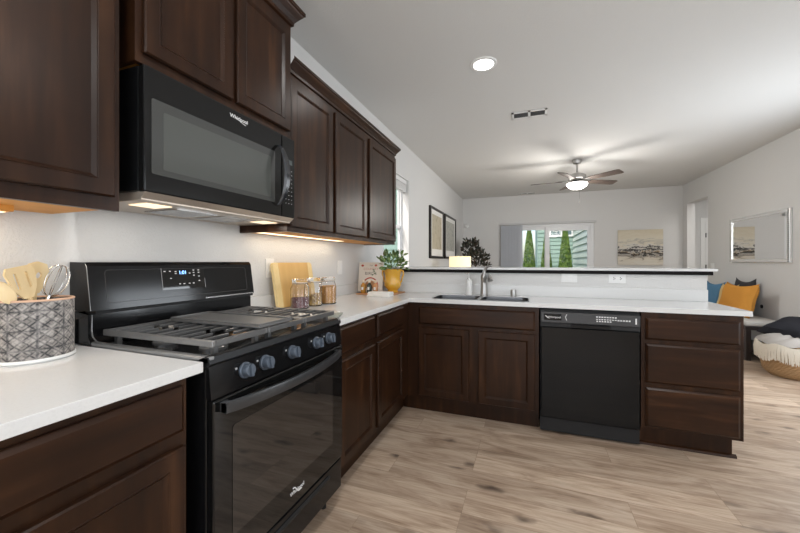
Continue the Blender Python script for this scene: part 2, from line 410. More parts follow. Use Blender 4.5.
_v = coords(leafg); L(leafg, ramp(leafg, noise(leafg, _v, 9, 3), [(.35, (.045, .11, .02)), (.65, (.17, .27, .05))]), BS(leafg).inputs['Base Color'])
def arbor(b, h, r, n=2600):
    lathe(b, [(r*.75, .1), (r*.8, h*.3), (r*.45, h*.7), (.02, h*.97)], seg=12)
    for _ in range(n):
        t = random.random()**1.3; z = .05+t*(h-.05); rr = r*(1-t**1.7)*(.82+.25*random.random())+.015; a = random.random()*2*PI
        p = Vector((rr*math.cos(a), rr*math.sin(a), z)); s = .035+.05*random.random()
        o = Vector((math.cos(a), math.sin(a), 0)); tn = Vector((-o.y, o.x, 0)); up = Vector((0, 0, 1))
        q = tn*math.cos(random.random()*3)+o*.4*random.random()
        vs = [b.verts.new(p-q*s*.5), b.verts.new(p+o*.02+up*s*.3+q*s*.5), b.verts.new(p+up*s*1.8+o*.03)]
        b.faces.new(vs)
for (x, h, r, lab) in ((1.545, 2.28, .185, 'leftmost of the three conical evergreens outside the patio door'), (2.05, 2.05, .17, 'middle conical evergreen, split by the patio door mullion'), (2.585, 2.27, .20, 'rightmost conical evergreen outside the patio door')):
    t = thing('conical_evergreen', lab, 'tree', (x, 11.0, -.04), 'conical evergreens in the garden')
    part('foliage', lambda b: arbor(b, h, r), leafg, t, world=False)
    part('trunk', lambda b: tube(b, [(0, 0, -.02), (0, 0, .4)], .035), mat('bark', (.12, .08, .05), .9), t, world=False)
# greenery beyond the left wall window
single('garden_hedge', lambda b: [arbor(b, 2.0, .8, 1200), bmesh.ops.translate(b, vec=(-3.2, 4.6, -.1), verts=b.verts)], leafg, 'green shrub outside the left wall window', 'shrub')
single('far_house', lambda b: lap(b, -9, -1.6, 10, 0, 6, .2), teal, 'teal sided house beyond the left wall window', 'house')

# ================================================================== BASE CABINETS
def side_door(name, parent, u0, u1, v0, v1, drawer=False, x=.612):
    return part(name, lambda b: ringpanel(b, '+x', u0, u1, v0, v1, x, DRAW if drawer else DOOR), wood_y if drawer else wood_v, parent)
def front_door(name, parent, u0, u1, v0, v1, drawer=False, y=1.8895):
    return part(name, lambda b: ringpanel(b, '-y', u0, u1, v0, v1, y, DRAW if drawer else DOOR), wood_x if drawer else wood_v, parent)
CT = .8835
t = thing('base_cabinet', 'dark wooden base cabinet with drawer, left of the black range', 'cabinet', (.3, -.95, 0))
part('body', lambda b: (box(b, .02, .611, -1.80, -.04, .115, CT), box(b, .06, .54, -1.80, -.04, 0, .115)), wood_v, t)
side_door('drawer', t, -.915, -.055, .735, .862, True); side_door('door', t, -.915, -.055, .15, .695)
side_door('drawer', t, -1.785, -.945, .735, .862, True); side_door('door', t, -1.785, -.945, .15, .695)
t = thing('base_cabinet', 'dark wooden corner base cabinet with two drawers, right of the black range', 'cabinet', (.3, 1.3, 0))
part('body', lambda b: (box(b, .02, .611, .766, WY-.012, .135, CT), box(b, .06, .545, .766, 2.1, 0, .135)), wood_v, t)
side_door('drawer', t, .785, 1.215, .725, .868, True); side_door('drawer', t, 1.262, 1.745, .725, .868, True)
side_door('door', t, .785, 1.215, .15, .693); side_door('door', t, 1.262, 1.745, .15, .693)
t = thing('sink_cabinet', 'dark wooden sink base cabinet with two panelled doors under the steel sink', 'cabinet', (1.1, 2.1, 0))
part('body', lambda b: (box(b, .613, 1.592, 1.89, 1.91, .13, CT), box(b, .613, .633, 1.91, WY-.012, .13, CT), box(b, 1.572, 1.592, 1.91, WY-.012, .13, CT), box(b, .633, 1.572, 1.91, WY-.012, .13, .15),
     box(b, .55, 1.592, 1.965, 1.98, 0, .13)), wood_v, t)
front_door('false_drawer_front', t, .706, 1.566, .715, .85, True)
front_door('door', t, .706, 1.103, .15, .69); front_door('door', t, 1.17, 1.566, .15, .69)
t = thing('drawer_cabinet', 'dark wooden three drawer base cabinet at the peninsula end', 'cabinet', (2.45, 2.1, 0))
part('body', lambda b: (box(b, 2.205, 2.722, 1.89, WY-.012, .135, CT), box(b, 2.205, 2.70, 1.965, WY-.012, 0, .135)), wood_v, t)
part('toe_moulding', lambda b: prism(b, [(1.965, 0), (1.948, 0), (1.952, .014), (1.965, .02)], 2.205, 2.718, 'yz'), wood_x, t)
for v0, v1 in ((.708, .846), (.432, .680), (.152, .402)): front_door('drawer', t, 2.227, 2.702, v0, v1, True)

# ================================================================== DISHWASHER
dw = thing('dishwasher', 'black built-in dishwasher under the peninsula worktop', 'dishwasher', (1.9, 2.1, 0))
part('body', lambda b: box(b, 1.601, 2.199, 1.90, WY-.02, .02, .872), blackdull, dw)
def f_dwd(b):
    prof = [(0, 0), (0, .022), (.006, .028)]
    ringpanel(b, '-y', 1.603, 2.197, .118, .752, 1.90, prof)
part('door', f_dwd, black2, dw)
cp = part('control_panel', lambda b: (box(b, 1.603, 2.197, 1.868, 1.90, .783, .858, .004),), mat('panel_charcoal', (.045, .045, .047), .35), dw)
part('pocket_handle', lambda b: (box(b, 1.603, 2.197, 1.878, 1.90, .754, .782), prism(b, [(1.868, .758), (1.862, .776), (1.878, .782), (1.878, .756)], 1.80, 2.03, 'yz')), blackdull, dw)
part('badge_plate', lambda b: box(b, 1.625, 1.735, 1.8665, 1.8682, .80, .845), black, cp)
text('badge_lettering', 'Whirlpool', .020, (1.69, 1.8660, .822), (1, 0, 0), (0, 0, 1), logo_m, cp)
part('badge_swoosh', lambda b: tube(b, [(1.633+.028*k/6, 1.8660, .832-.02*math.sin(k/6*1.5)) for k in range(7)], [.003, .0035, .003, .0025, .002, .0015, .001], 6), logo_m, cp)
btn_m = mat('white_print', (.7, .7, .7), .5)
for k in range(13):
    x = 1.945+k*.0155
    if k < 8: part('button', lambda b: box(b, x, x+.010, 1.8660, 1.8681, .833, .841), btn_m, cp)
    part('button', lambda b: box(b, x, x+.010, 1.8660, 1.8681, .818-.003*(k > 7), .824), btn_m, cp)
    if k < 6: part('button', lambda b: box(b, x+.002, x+.011, 1.8660, 1.8681, .804, .812), btn_m, cp)
part('panel_mark', lambda b: tube(b, [(1.768, 1.867, .845), (1.760, 1.867, .824), (1.768, 1.867, .803)], .0022, 6), btn_m, cp)
part('panel_mark', lambda b: box(b, 2.168, 2.176, 1.8660, 1.8681, .80, .838), btn_m, cp)
part('toe_panel', lambda b: box(b, 1.603, 2.197, 1.925, 1.94, .005, .112, .004), blackdull, dw)

# ================================================================== WORKTOPS
hole1 = rrect(.805, 1.150, 1.915, 2.205, .05); hole2 = rrect(1.180, 1.520, 1.915, 2.205, .05)
ct = thing('countertop', 'white L-shaped quartz worktop running past the sink to the peninsula end', 'worktop', (.3, 1.5, .884))
part('slab', lambda b: slab_hole(b, [(0.001, .762), (.635, .762), (.635, 1.863), (2.752, 1.863), (2.752, WY-.001), (.001, WY-.001)], [hole1, hole2], .884, .914), quartz, ct)
part('backsplash', lambda b: (box(b, .001, .018, .762, WY-.02, .9141, 1.0, .002), box(b, .019, 2.745, WY-.018, WY-.0005, .9141, 1.0, .002)), quartz, ct)
ct = thing('countertop', 'short white quartz worktop left of the range, holding the utensil basket', 'worktop', (.3, -.9, .884))
part('slab', lambda b: box(b, .001, .635, -1.82, -.004, .884, .914, .002), quartz, ct)
part('backsplash', lambda b: box(b, .001, .018, -1.82, -.004, .9141, 1.0, .002), quartz, ct)
t = thing('bar_top', 'white quartz ledge with dark trim on top of the half wall', 'bar top', (1.4, 2.5, 1.118))
part('slab', lambda b: box(b, .001, 2.80, WY-.025, WY+.30, 1.134, 1.153, .002), quartz, t)
part('trim', lambda b: box(b, .001, 2.772, WY-.023, WY+.145, 1.1065, 1.1338), mat('dark_trim_wood', (.004, .003, .003), .6, spec=.2), t)

# ================================================================== RANGE
R = thing('gas_range', 'black gas range with five grey knobs between the base cabinets', 'range', (.33, .378, 0))
RY0, RY1 = .003, .757
part('body', lambda b: (box(b, .03, .635, RY0, RY1, .10, .90, .004), box(b, .03, .30, RY0, RY1, .04, .10)), black, R)
part('foot', lambda b: tube(b, [(.58, .05, .001), (.58, .05, .10)], .014), blackdull, R, True)
part('foot', lambda b: tube(b, [(.58, .71, .001), (.58, .71, .10)], .014), blackdull, R, True)
part('cooktop', lambda b: (box(b, .09, .63, .02, .74, .893, .906),), black, R)
for a in ((.09, .648, RY0, RY0+.022), (.09, .648, RY1-.022, RY1)): part('cooktop_rim', lambda b: box(b, *a, .902, .926, .005), rimsteel, R)
part('front_rail', lambda b: prism(b, [(.60, .902), (.645, .897), (.651, .905), (.646, .924), (.632, .927), (.60, .912)], RY0, RY1, 'xz'), mat('rail_black', (.008, .008, .009), .35, spec=.2), R)
part('control_panel', lambda b: prism(b, [(.60, .80), (.655, .80), (.645, .896), (.60, .90)], RY0+.002, RY1-.002, 'xz'), black, R)
knob_y = (.137, .229, .379, .544, .642)
for i, y in enumerate(knob_y):
    kb = bmesh.new()
    M = Matrix.Translation((.6505, y, .851)) @ Matrix.Rotation(PI/2-.11, 4, 'Y')
    lathe(kb, [(.026, 0), (.026, .006), (.022, .008), (.0215, .024), (.0195, .028), (.0, .028)], seg=24, M=M, cap=False)
    k = obj('knob', kb, knobm, R, True)
    part('knob_grip', lambda b: box(b, -.020, .020, -.005, .005, .022, .036, .002, M=M), knobm, k)
for y in knob_y:
    part('printed_mark', lambda b: box(b, .645, .6508, y-.038, y-.031, .862, .868), icon_m, R)
door = part('oven_door', lambda b: (box(b, .636, .662, RY0+.004, RY1-.004, .252, .796, .005),), blackglass, R)
part('oven_window', lambda b: prism(b, rrect(.075, .66, .355, .70, .012, 3), .6622, .6635, 'yz'), ovenglass, door)
def f_hdl(b):
    n = 20; A = []
    for k in range(n+1):
        y = .03+(.700-.03)*k/n; s = math.sin(PI*k/n)
        x = .678+.040*s**.7; z = .772-.006*s
        A.append([b.verts.new(p) for p in ((x-.012, y, z-.014), (x+.004, y, z-.017), (x+.008, y, z), (x+.004, y, z+.017), (x-.012, y, z+.014))])
    for P, Q in zip(A, A[1:]):
        for j in range(5): b.faces.new((P[j], P[(j+1) % 5], Q[(j+1) % 5], Q[j]))
    b.faces.new(A[0]); b.faces.new(A[-1][::-1])
    box(b, .660, .688, .03, .055, .758, .786); box(b, .660, .688, .675, .70, .758, .786)
part('door_handle', f_hdl, mat('handle_black', (.03, .031, .033), .28, spec=.6), door, True)
text('logo_lettering', 'Whirlpool', .021, (.6638, .395, .305), (0, 1, 0), (0, 0, 1), logo_m, door)
part('logo_swoosh', lambda b: tube(b, [(.6638, .368+.055*k/8, .322-.034*k/8+.006*math.sin(k)) for k in range(9)], .0022, 6), logo_m, door)
dr = part('storage_drawer', lambda b: (box(b, .636, .656, RY0+.004, RY1-.004, .100, .243, .005),), black, R)
part('drawer_pull', lambda b: prism(b, [(.656, .215), (.664, .212), (.662, .200), (.656, .198)], .12, .64, 'xz'), blackdull, dr)
# backguard
def bgp(y, z, d=.0): return (.118-(z-1.035)/(1.190-1.035)*.023+.0006+d, y, z)
bg_ = part('backguard', lambda b: prism(b, [(.003, 1.035), (.118, 1.035), (.095, 1.190), (.085, 1.203), (.003, 1.205)], RY0-.012, RY1-.012, 'xz'), black, R)
part('backguard_riser', lambda b: prism(b, [(.003, .915), (.105, .915), (.085, .94), (.082, 1.02), (.003, 1.03)], RY0, RY1, 'xz'), black, R)
def f_out(b):
    y0, y1, z0, z1, r = .045, .70, 1.058, 1.176, .012
    pts = []
    for cy, cz, a in ((y1-r, z1-r, 0), (y0+r, z1-r, PI/2), (y0+r, z0+r, PI), (y1-r, z0+r, 1.5*PI)):
        for k in range(5): t = a+PI/2*k/4; y = cy+r*math.cos(t); z = cz+r*math.sin(t); pts.append((.118-(z-1.035)/.155*.023+.0002, y, z))
    tube(b, pts, .0007, 6, closed=True)
part('face_outline', f_out, mat('outline_grey', (.05, .05, .05), .3), bg_, True)
part('side_trim', lambda b: tube(b, [(.100, RY0+.003, 1.020), (.098, RY0+.003, .965), (.104, RY0+.003, .945), (.125, RY0+.003, .930), (.16, RY0+.003, .927)], .0022, 6), rimsteel, R, True)
part('edge_trim', lambda b: tube(b, [bgp(RY0-.011, 1.037), bgp(RY0-.011, 1.188), (.084, RY0-.011, 1.204), (.084, RY1-.013, 1.204)], .0013, 6), rimsteel, bg_, True)
part('vent_strip', lambda b: box(b, .05, .108, RY0+.01, RY1-.01, 1.022, 1.034), blackdull, R)
part('chrome_strip', lambda b: box(b, .1185, .122, .44, .74, 1.036, 1.041), steel, bg_)
def patch(b, y0, y1, z0, z1, d=0):
    vs = [b.verts.new(bgp(y, z, d)) for y, z in ((y0, z0), (y1, z0), (y1, z1), (y0, z1))]
    ws = [b.verts.new(bgp(y, z, d-.0012)) for y, z in ((y0, z0), (y1, z0), (y1, z1), (y0, z1))]
    b.faces.new(vs); b.faces.new(ws[::-1])
    for i in range(4): b.faces.new((vs[i], vs[(i+1) % 4], ws[(i+1) % 4], ws[i]))
dp = part('display_panel', lambda b: patch(b, .250, .448, 1.088, 1.178), blackglass, bg_)
part('display_border', lambda b: patch(b, .248, .2495, 1.088, 1.178, .0004), icon_m, dp); part('display_border', lambda b: patch(b, .448, .450, 1.088, 1.13, .0004), icon_m, dp)
print_l = mat('print_light', (.6, .6, .6), .5)
for y, z in ((.262, 1.165), (.285, 1.165), (.310, 1.163), (.310, 1.155), (.375, 1.155), (.395, 1.168), (.42, 1.168), (.395, 1.157), (.42, 1.157), (.287, 1.135), (.395, 1.145), (.42, 1.140), (.42, 1.120), (.325, 1.110), (.345, 1.110), (.37, 1.110), (.39, 1.110)):
    part('display_icon', lambda b: patch(b, y-.004, y+.004, z-.002, z+.002, .0008), print_l, dp)
text('clock_digits', '1:01', .022, bgp(.342, 1.158, .001), (0, 1, 0), (-.15, 0, 1), digit, bg_)
# grates: left, right; griddle in the middle
ironl = mat('pale_grate_iron', (.20, .20, .20), .34, metal=.6)  # slightly paler iron for the grate rails
def grate(b, y0, y1):
    x0, x1, zt, zb = .115, .632, .968, .946
    for a in ((x0, x0+.014, y0, y1), (x1-.014, x1, y0, y1), ((x0+x1)/2-.006, (x0+x1)/2+.006, y0, y1)):
        box(b, *a, zb, zt-.002, .002)
    n = 10
    for k in range(1, n):
        x = x0+(x1-x0)*k/n
        ym = (y0+y1)/2
        gap = {3: .028, 8: .028, 2: .010, 4: .010, 7: .010, 9: .010}.get(k)
        if gap is None: box(b, x-.003, x+.003, y0, y1, zt-.010, zt, .0015)
        else: box(b, x-.003, x+.003, y0, ym-gap, zt-.010, zt, .0015); box(b, x-.003, x+.003, ym+gap, y1, zt-.010, zt, .0015)
    for x in (x0+.03, x1-.03):
        for y in (y0+.02, y1-.02): box(b, x-.008, x+.008, y-.008, y+.008, .9065, zb+.002)
for y0, y1 in ((.030, .265), (.268, .487), (.490, .727)):
    gr = part('grate', lambda b: grate(b, y0+.012, y1-.012), iron, R)
    part('grate_rail', lambda b: box(b, .115, .632, y0, y0+.0125, .946, .967, .003), ironl, gr)
    part('grate_rail', lambda b: box(b, .115, .632, y1-.0125, y1, .946, .967, .003), ironl, gr)
gd = thing('griddle', 'flat grey griddle plate lying across the middle range grates', 'griddle', (.41, .315, .9685))
part('plate', lambda b: box(b, .185, .632, .225, .405, .9685, .979, .003), griddle_m, gd)
part('rim', lambda b: (box(b, .185, .632, .225, .232, .9788, .985, .002), box(b, .185, .632, .398, .405, .9788, .985, .002), box(b, .185, .192, .232, .398, .9788, .985, .002), box(b, .625, .632, .232, .398, .9788, .985, .002)), griddle_m, gd)
for x, y in ((.27, .15), (.50, .15), (.38, .38), (.27, .61), (.50, .61)):
    part('burner', lambda b: lathe(b, [(.045, 0), (.045, .008), (.036, .012), (.034, .020), (0, .022)], (x, y, .9062), 20, cap=False), brass if y > .3 else iron, R, True)

# ================================================================== MICROWAVE
Mw = thing('microwave', 'black over-the-range microwave mounted under the wall cabinets', 'microwave', (.18, .378, 1.40))
part('body', lambda b: (box(b, .002, .345, .0, .757, 1.435, 1.838, .003),), black2, Mw)
md = part('door', lambda b: (box(b, .346, .376, .0, .655, 1.431, 1.838, .005),), mat('microwave_black', (.007, .007, .007), .12, spec=.35), Mw)
mp_ = part('control_panel', lambda b: (box(b, .346, .376, .658, .757, 1.431, 1.838, .005),), mat('microwave_panel', (.007, .007, .007), .12, spec=.35), Mw)
part('window', lambda b: prism(b, rrect(.022, .605, 1.492, 1.738, .006, 2), .3762, .3775, 'yz'), mwglass, md)
part('window_screen', lambda b: prism(b, rrect(.060, .575, 1.512, 1.705, .006, 2), .3776, .3782, 'yz'), mwglass_in, md)
def f_line(b):
    for a in ((.018, .61, 1.786, 1.7865), ): pass
    for y0, y1, z0, z1 in ((.014, .62, 1.7865, 1.7885), (.014, .0155, 1.47, 1.7885), (.014, .62, 1.47, 1.4715)): box(b, .3755, .3768, y0, y1, z0, z1)
part('door_groove', f_line, icon_m, md) if False else None
def f_mh(b):
    n = 18; pts = []; rad = []
    for k in range(n+1):
        s = math.sin(PI*k/n); pts.append((.382+.056*s**.6, .622, 1.480+(1.772-1.480)*k/n)); rad.append(.008+.010*s)
    A = []
    for (x, y, z), r_ in zip(pts, rad):
        A.append([b.verts.new(p) for p in ((x-.004, y-r_, z), (x+.006, y-r_*.6, z), (x+.008, y+r_*.6, z), (x-.002, y+r_*1.2, z))])
    for P, Q in zip(A, A[1:]):
        for j in range(4): b.faces.new((P[j], P[(j+1) % 4], Q[(j+1) % 4], Q[j]))
    b.faces.new(A[0]); b.faces.new(A[-1][::-1])
part('door_handle', f_mh, mat('handle_gloss_black', (.02, .022, .026), .15, spec=.8), md, True)
text('logo_lettering', 'Whirlpool', .023, (.3765, .385, 1.808), (0, 1, 0), (0, 0, 1), logo_m, md)
part('logo_swoosh', lambda b: tube(b, [(.3768, .362+.06*k/8, 1.800+.007*math.cos(k/8*PI)) for k in range(9)], .0012, 6), logo_m, md)
def f_keys(b):
    for r_ in range(9):
        for c in range(3): box(b, .3758, .3766, .684+c*.022, .690+c*.022, 1.50+r_*.021, 1.503+r_*.021)
part('keypad_print', f_keys, icon_m, mp_)
part('display', lambda b: box(b, .3758, .3766, .685, .735, 1.70, 1.725), mat('display_dim', (.05, .06, .06), .1), mp_)
part('bottom_plate', lambda b: (box(b, .01, .352, .006, .751, 1.405, 1.434, .002), prism(b, [(.352, 1.431), (.374, 1.431), (.352, 1.412)], .004, .753, 'xz')), hood_m, Mw)
part('grease_filter', lambda b: [box(b, .10+k*.0105, .107+k*.0105, .18, .36, 1.4015, 1.4048) for k in range(18)]+[box(b, .10+k*.0105, .107+k*.0105, .40, .58, 1.4015, 1.4048) for k in range(18)], steel, Mw)
part('hood_lamp', lambda b: box(b, .22, .31, .05, .14, 1.4025, 1.4048), hood_e, Mw)
part('hood_lamp', lambda b: box(b, .22, .31, .61, .70, 1.4025, 1.4048), hood_e, Mw)
for y in (.095, .655): area('hood_lamp_light', (.25, y, 1.398), (0, 0, 0), .08, .08, .45, (1, .92, .82))

# ================================================================== WALL CABINETS
def crown(b, x, y0, y1, z, top, flare, start_ret=False):
    prof = [(0, 0), (.012, .004), (.014, .018), (.028, .034), (.046, .052), (.050, .058), (.056, .060), (.056, 1.0)]
    zs = [z+(p[1]*(top-z)/.075 if p[1] < 1 else top-z) for p in prof]; xs = [p[0]*flare/.056 for p in prof]
    rows = []
    for o, zz in zip(xs, zs):
        row = []
        if start_ret: row.append((0.003, y0-o, zz)); row.append((x+o, y0-o, zz))
        else: row.append((x+o, y0, zz))
        row += [(x+o, y1+o, zz), (0.003, y1+o, zz)]
        rows.append([b.verts.new(p) for p in row])
    for A, B in zip(rows, rows[1:]):
        for i in range(len(A)-1): b.faces.new((A[i], A[i+1], B[i+1], B[i]))
    b.faces.new(rows[-1]); 
def upper(label, y0, y1, z0, z1, doors, dz0, dz1, ctop, flare, ret=False, fx=.35):
    t = thing('wall_cabinet', label, 'cabinet', (.17, (y0+y1)/2, z0))
    # face frame hangs a little below the recessed bottom panel
    part('body', lambda b: (box(b, .003, fx-.02, y0, y1, z0+.028, z1), box(b, fx-.02, fx, y0, y1, z0, z1), box(b, .003, fx-.02, y0, y0+.016, z0, z0+.028), box(b, .003, fx-.02, y1-.016, y1, z0+(.018 if y0 < -.5 else 0), z0+.028)), wood_v, t)
    part('bottom_panel', lambda b: box(b, .004, fx-.0205, y0+.0165, y1-.0165, z0+.006, z0+.0275), maple, t)
    for u0, u1 in doors: part('door', lambda b: ringpanel(b, '+x', u0, u1, dz0, dz1, fx+.001, DOOR), wood_v, t)
    part('crown_moulding', lambda b: crown(b, fx, y0, y1, z1-.012, ctop, flare, ret), wood_y, t)
    return t
upper('dark wall cabinet at the left edge, above the utensil basket', -.99, -.042, 1.362, 2.205, ((-.975, -.53), (-.515, -.062)), 1.403, 2.17, 2.285, .05, fx=.325)
upper('taller dark wall cabinet directly above the microwave', -.012, .757, 1.848, 2.452, ((.008, .364), (.386, .735)), 1.880, 2.41, 2.53, .055, True)
upper('dark three door wall cabinet right of the microwave', .760, 2.335, 1.366, 2.225, ((.772, 1.190), (1.226, 1.690), (1.743, 2.318)), 1.394, 2.182, 2.288, .045, fx=.325)
# under-cabinet light strips
def strip(y0, y1, lab, pw):
    t = thing('under_cabinet_light', lab, 'light fixture', (.12, (y0+y1)/2, 1.385), 'under cabinet light strips')
    part('housing', lambda b: box(b, .05, .115 if y0 > 0 else .13, y0, y1, 1.372 if y0 > 0 else 1.350, 1.3775, .002), maple if y0 < 0 else plastic_w, t)
    part('diffuser', lambda b: box(b, .055, .110, y0+.01, y1-.01, 1.3705-(.022 if y0 < 0 else 0), 1.3718-(.022 if y0 < 0 else 0)), under_e, t)
    area('under_cabinet_glow', (.085, (y0+y1)/2, 1.345 if y0 < 0 else 1.368), (0, 0, 0), .05, y1-y0-.04, pw, (1, .86, .66))
strip(-.90, -.20, 'light strip under the left wall cabinet, above the utensil basket', .7)
strip(.82, 1.75, 'light strip under the wall cabinet right of the microwave', .6)

# ================================================================== SINK, FAUCET
sk = thing('kitchen_sink', 'double bowl stainless steel sink set in the white worktop', 'sink', (1.18, 2.06, .70))
def bowl(b, x0, x1, y0, y1):
    rings = []
    for ins, z in ((-.010, .9145), (-.010, .9170), (.000, .9170), (.0015, .905), (.004, .73), (.03, .712), (.12, .708)):
        rings.append([b.verts.new((x, y, z)) for x, y in rrect(x0+ins, x1-ins, y0+ins, y1-ins, max(.05-ins*.2, .01))])
    for A, B in zip(rings, rings[1:]):
        for i in range(len(A)): b.faces.new((A[i], A[(i+1) % len(A)], B[(i+1) % len(B)], B[i]))
    b.faces.new(rings[-1])
for x0, x1 in ((.805, 1.150), (1.180, 1.520)):
    bw = part('bowl', lambda b: bowl(b, x0+.001, x1-.001, 1.916, 2.204), sinksteel, sk, True)
    part('drain', lambda b: lathe(b, [(.045, 0), (.045, .003), (.03, .001), (0, .001)], ((x0+x1)/2, 2.06, .7085), 20, cap=False), steel, bw, True)
FX, FY = 1.165, 2.285
fc = thing('faucet', 'chrome single lever pull-out faucet behind the sink', 'faucet', (FX, FY, .9142))
part('base', lambda b: lathe(b, [(.036, 0), (.036, .006), (.031, .010), (.029, .05), (.027, .13), (.029, .155), (.024, .18), (.012, .19), (0, .19)], (FX, FY, .9145), 20, cap=False), nickel, fc, True)
part('spout', lambda b: tube(b, [(FX, FY, 1.02), (FX+.015, FY-.03, 1.060), (FX+.032, FY-.065, 1.082), (FX+.048, FY-.095, 1.085), (FX+.060, FY-.12, 1.070), (FX+.066, FY-.132, 1.050)], [.018, .019, .019, .020, .021, .021], 14), nickel, fc, True)
part('lever', lambda b: tube(b, [(FX, FY, 1.10), (FX+.004, FY+.0, 1.13), (FX+.028, FY-.01, 1.160), (FX+.062, FY-.015, 1.172)], [.017, .013, .011, .009], 10), nickel, fc, True)
single('air_gap', lambda b: lathe(b, [(.024, 0), (.024, .045), (.022, .058), (0, .06)], (1.405, 2.285, .9145), 20, cap=False), nickel, 'short chrome air gap cap right of the faucet', 'sink fitting', smooth=True, origin=(1.405, 2.285, .9145))
sp = thing('soap_dispenser', 'white soap bottle with chrome pump left of the faucet', 'soap dispenser', (1.035, 2.30, .9142))
part('bottle', lambda b: lathe(b, [(.026, 0), (.028, .004), (.028, .115), (.024, .128), (.012, .135), (0, .135)], (1.035, 2.30, .9145), 24, cap=False), plastic_w, sp, True)
part('pump', lambda b: (tube(b, [(1.035, 2.30, 1.045), (1.035, 2.30, 1.10)], .006), tube(b, [(1.030, 2.302, 1.10), (.995, 2.29, 1.103)], .006), tube(b, [(1.035, 2.30, 1.043), (1.035, 2.30, 1.060)], .013)), steel, sp, True)

# ================================================================== WALL PLATES
def plate(fn, loc, face, label, kind, wdt=.075, hgt=.118):
    t = thing(kind, label, 'outlet' if kind == 'wall_outlet' else 'switch', loc)
    x, y, z = loc
    if face == '+x': B = lambda b, u0, u1, v0, v1, h0, h1, bev=0: box(b, x+h0, x+h1, y+u0, y+u1, z+v0, z+v1, bev)
    elif face == '-x': B = lambda b, u0, u1, v0, v1, h0, h1, bev=0: box(b, x-h1, x-h0, y+u0, y+u1, z+v0, z+v1, bev)
    else: B = lambda b, u0, u1, v0, v1, h0, h1, bev=0: box(b, x+u0, x+u1, y-h1, y-h0, z+v0, z+v1, bev)
    part('cover_plate', lambda b: B(b, -wdt/2, wdt/2, -hgt/2, hgt/2, .0005, .006, .002), plastic_w, t)
    fn(B, t)
def rocker(B, t): part('rocker', lambda b: B(b, -.017, .017, -.034, .034, .0055, .010, .002), plastic_w, t)
def sockets_h(B, t):
    for s in (-1, 1):
        part('socket', lambda b: B(b, s*.022-.015, s*.022+.015, -.016, .016, .0055, .0072, .001), plastic_w, t)
    part('slots', lambda b: [B(b, s*.022+dx-.002, s*.022+dx+.002, dz-.004, dz+.004, .0068, .0076) for s in (-1, 1) for dx, dz in ((0, .008), (0, -.006), (.008, .0))], blackdull, t)
plate(rocker, (0, 1.86, 1.155), '+x', 'white rocker switch on the left wall between jars and cookbook', 'light_switch')
plate(rocker, (0, 1.00, 1.165), '+x', 'white switch plate on the left wall behind the cutting board', 'light_switch')
plate(rocker, (1.835, WY, 1.072), '-y', 'plain white switch plate on the half wall below the patio door', 'light_switch', .118, .075)
plate(sockets_h, (2.175, WY, 1.072), '-y', 'white outlet on the half wall below the landscape canvas', 'wall_outlet', .118, .075)
plate(rocker, (XW, 6.60, 1.12), '-x', 'white switch plate on the right wall beside the hall opening', 'light_switch', .12, .118)

# ================================================================== COUNTER OBJECTS
# utensil basket (embossed band in a white tray rim)
def basket_mat():
    m = mat('diamond_embossed_print', (.4, .4, .4), .6)
    tc = N(m, 'ShaderNodeTexCoord'); mp = N(m, 'ShaderNodeMapping'); L(m, tc.outputs['UV'], mp.inputs[0]); mp.inputs['Scale'].default_value = (1, 1, 1)
    sx = N(m, 'ShaderNodeSeparateXYZ'); L(m, mp.outputs[0], sx.inputs[0])
    def mth(op, a, b_=None, c=None):
        n = N(m, 'ShaderNodeMath'); n.operation = op
        for i, v in enumerate((a, b_, c)):
            if v is None: continue
            if isinstance(v, (int, float)): n.inputs[i].default_value = v
            else: L(m, v, n.inputs[i])
        return n.outputs[0]
    u = mth('MULTIPLY', sx.outputs[0], 9); v = mth('MULTIPLY', sx.outputs[1], 3)
    uf = mth('ABSOLUTE', mth('SUBTRACT', mth('FRACT', u), .5)); vf = mth('ABSOLUTE', mth('SUBTRACT', mth('FRACT', v), .5))
    d1 = mth('ABSOLUTE', mth('SUBTRACT', uf, vf)); d2 = mth('ABSOLUTE', mth('SUBTRACT', mth('ADD', uf, vf), .5))
    lines = mth('MINIMUM', mth('MINIMUM', d1, d2), mth('MINIMUM', uf, vf))
    fine = mth('ABSOLUTE', mth('SUBTRACT', mth('FRACT', mth('MULTIPLY', mth('ADD', uf, vf), 5)), .5))
    base = ramp(m, lines, [(.025, (.03, .03, .035)), (.07, (.22, .205, .195))])
    f2 = ramp(m, fine, [(.1, (.65, .65, .66)), (.25, (1.15, 1.12, 1.08))])
    n1 = noise(m, coords(m, (1, 1, 1)), 60, 3)
    c = mixc(m, 1, base, f2, 'MULTIPLY'); c = mixc(m, .28, c, ramp(m, n1, [(.40, (.08, .08, .08)), (.62, (.75, .70, .66))]))
    L(m, c, BS(m).inputs['Base Color']); bump(m, lines, .4, .003); return m
bc = Vector((.122, -.152, .9142)); BR = .088
ub = thing('utensil_basket', 'round grey diamond patterned crock holding wooden utensils', 'utensil holder', bc)
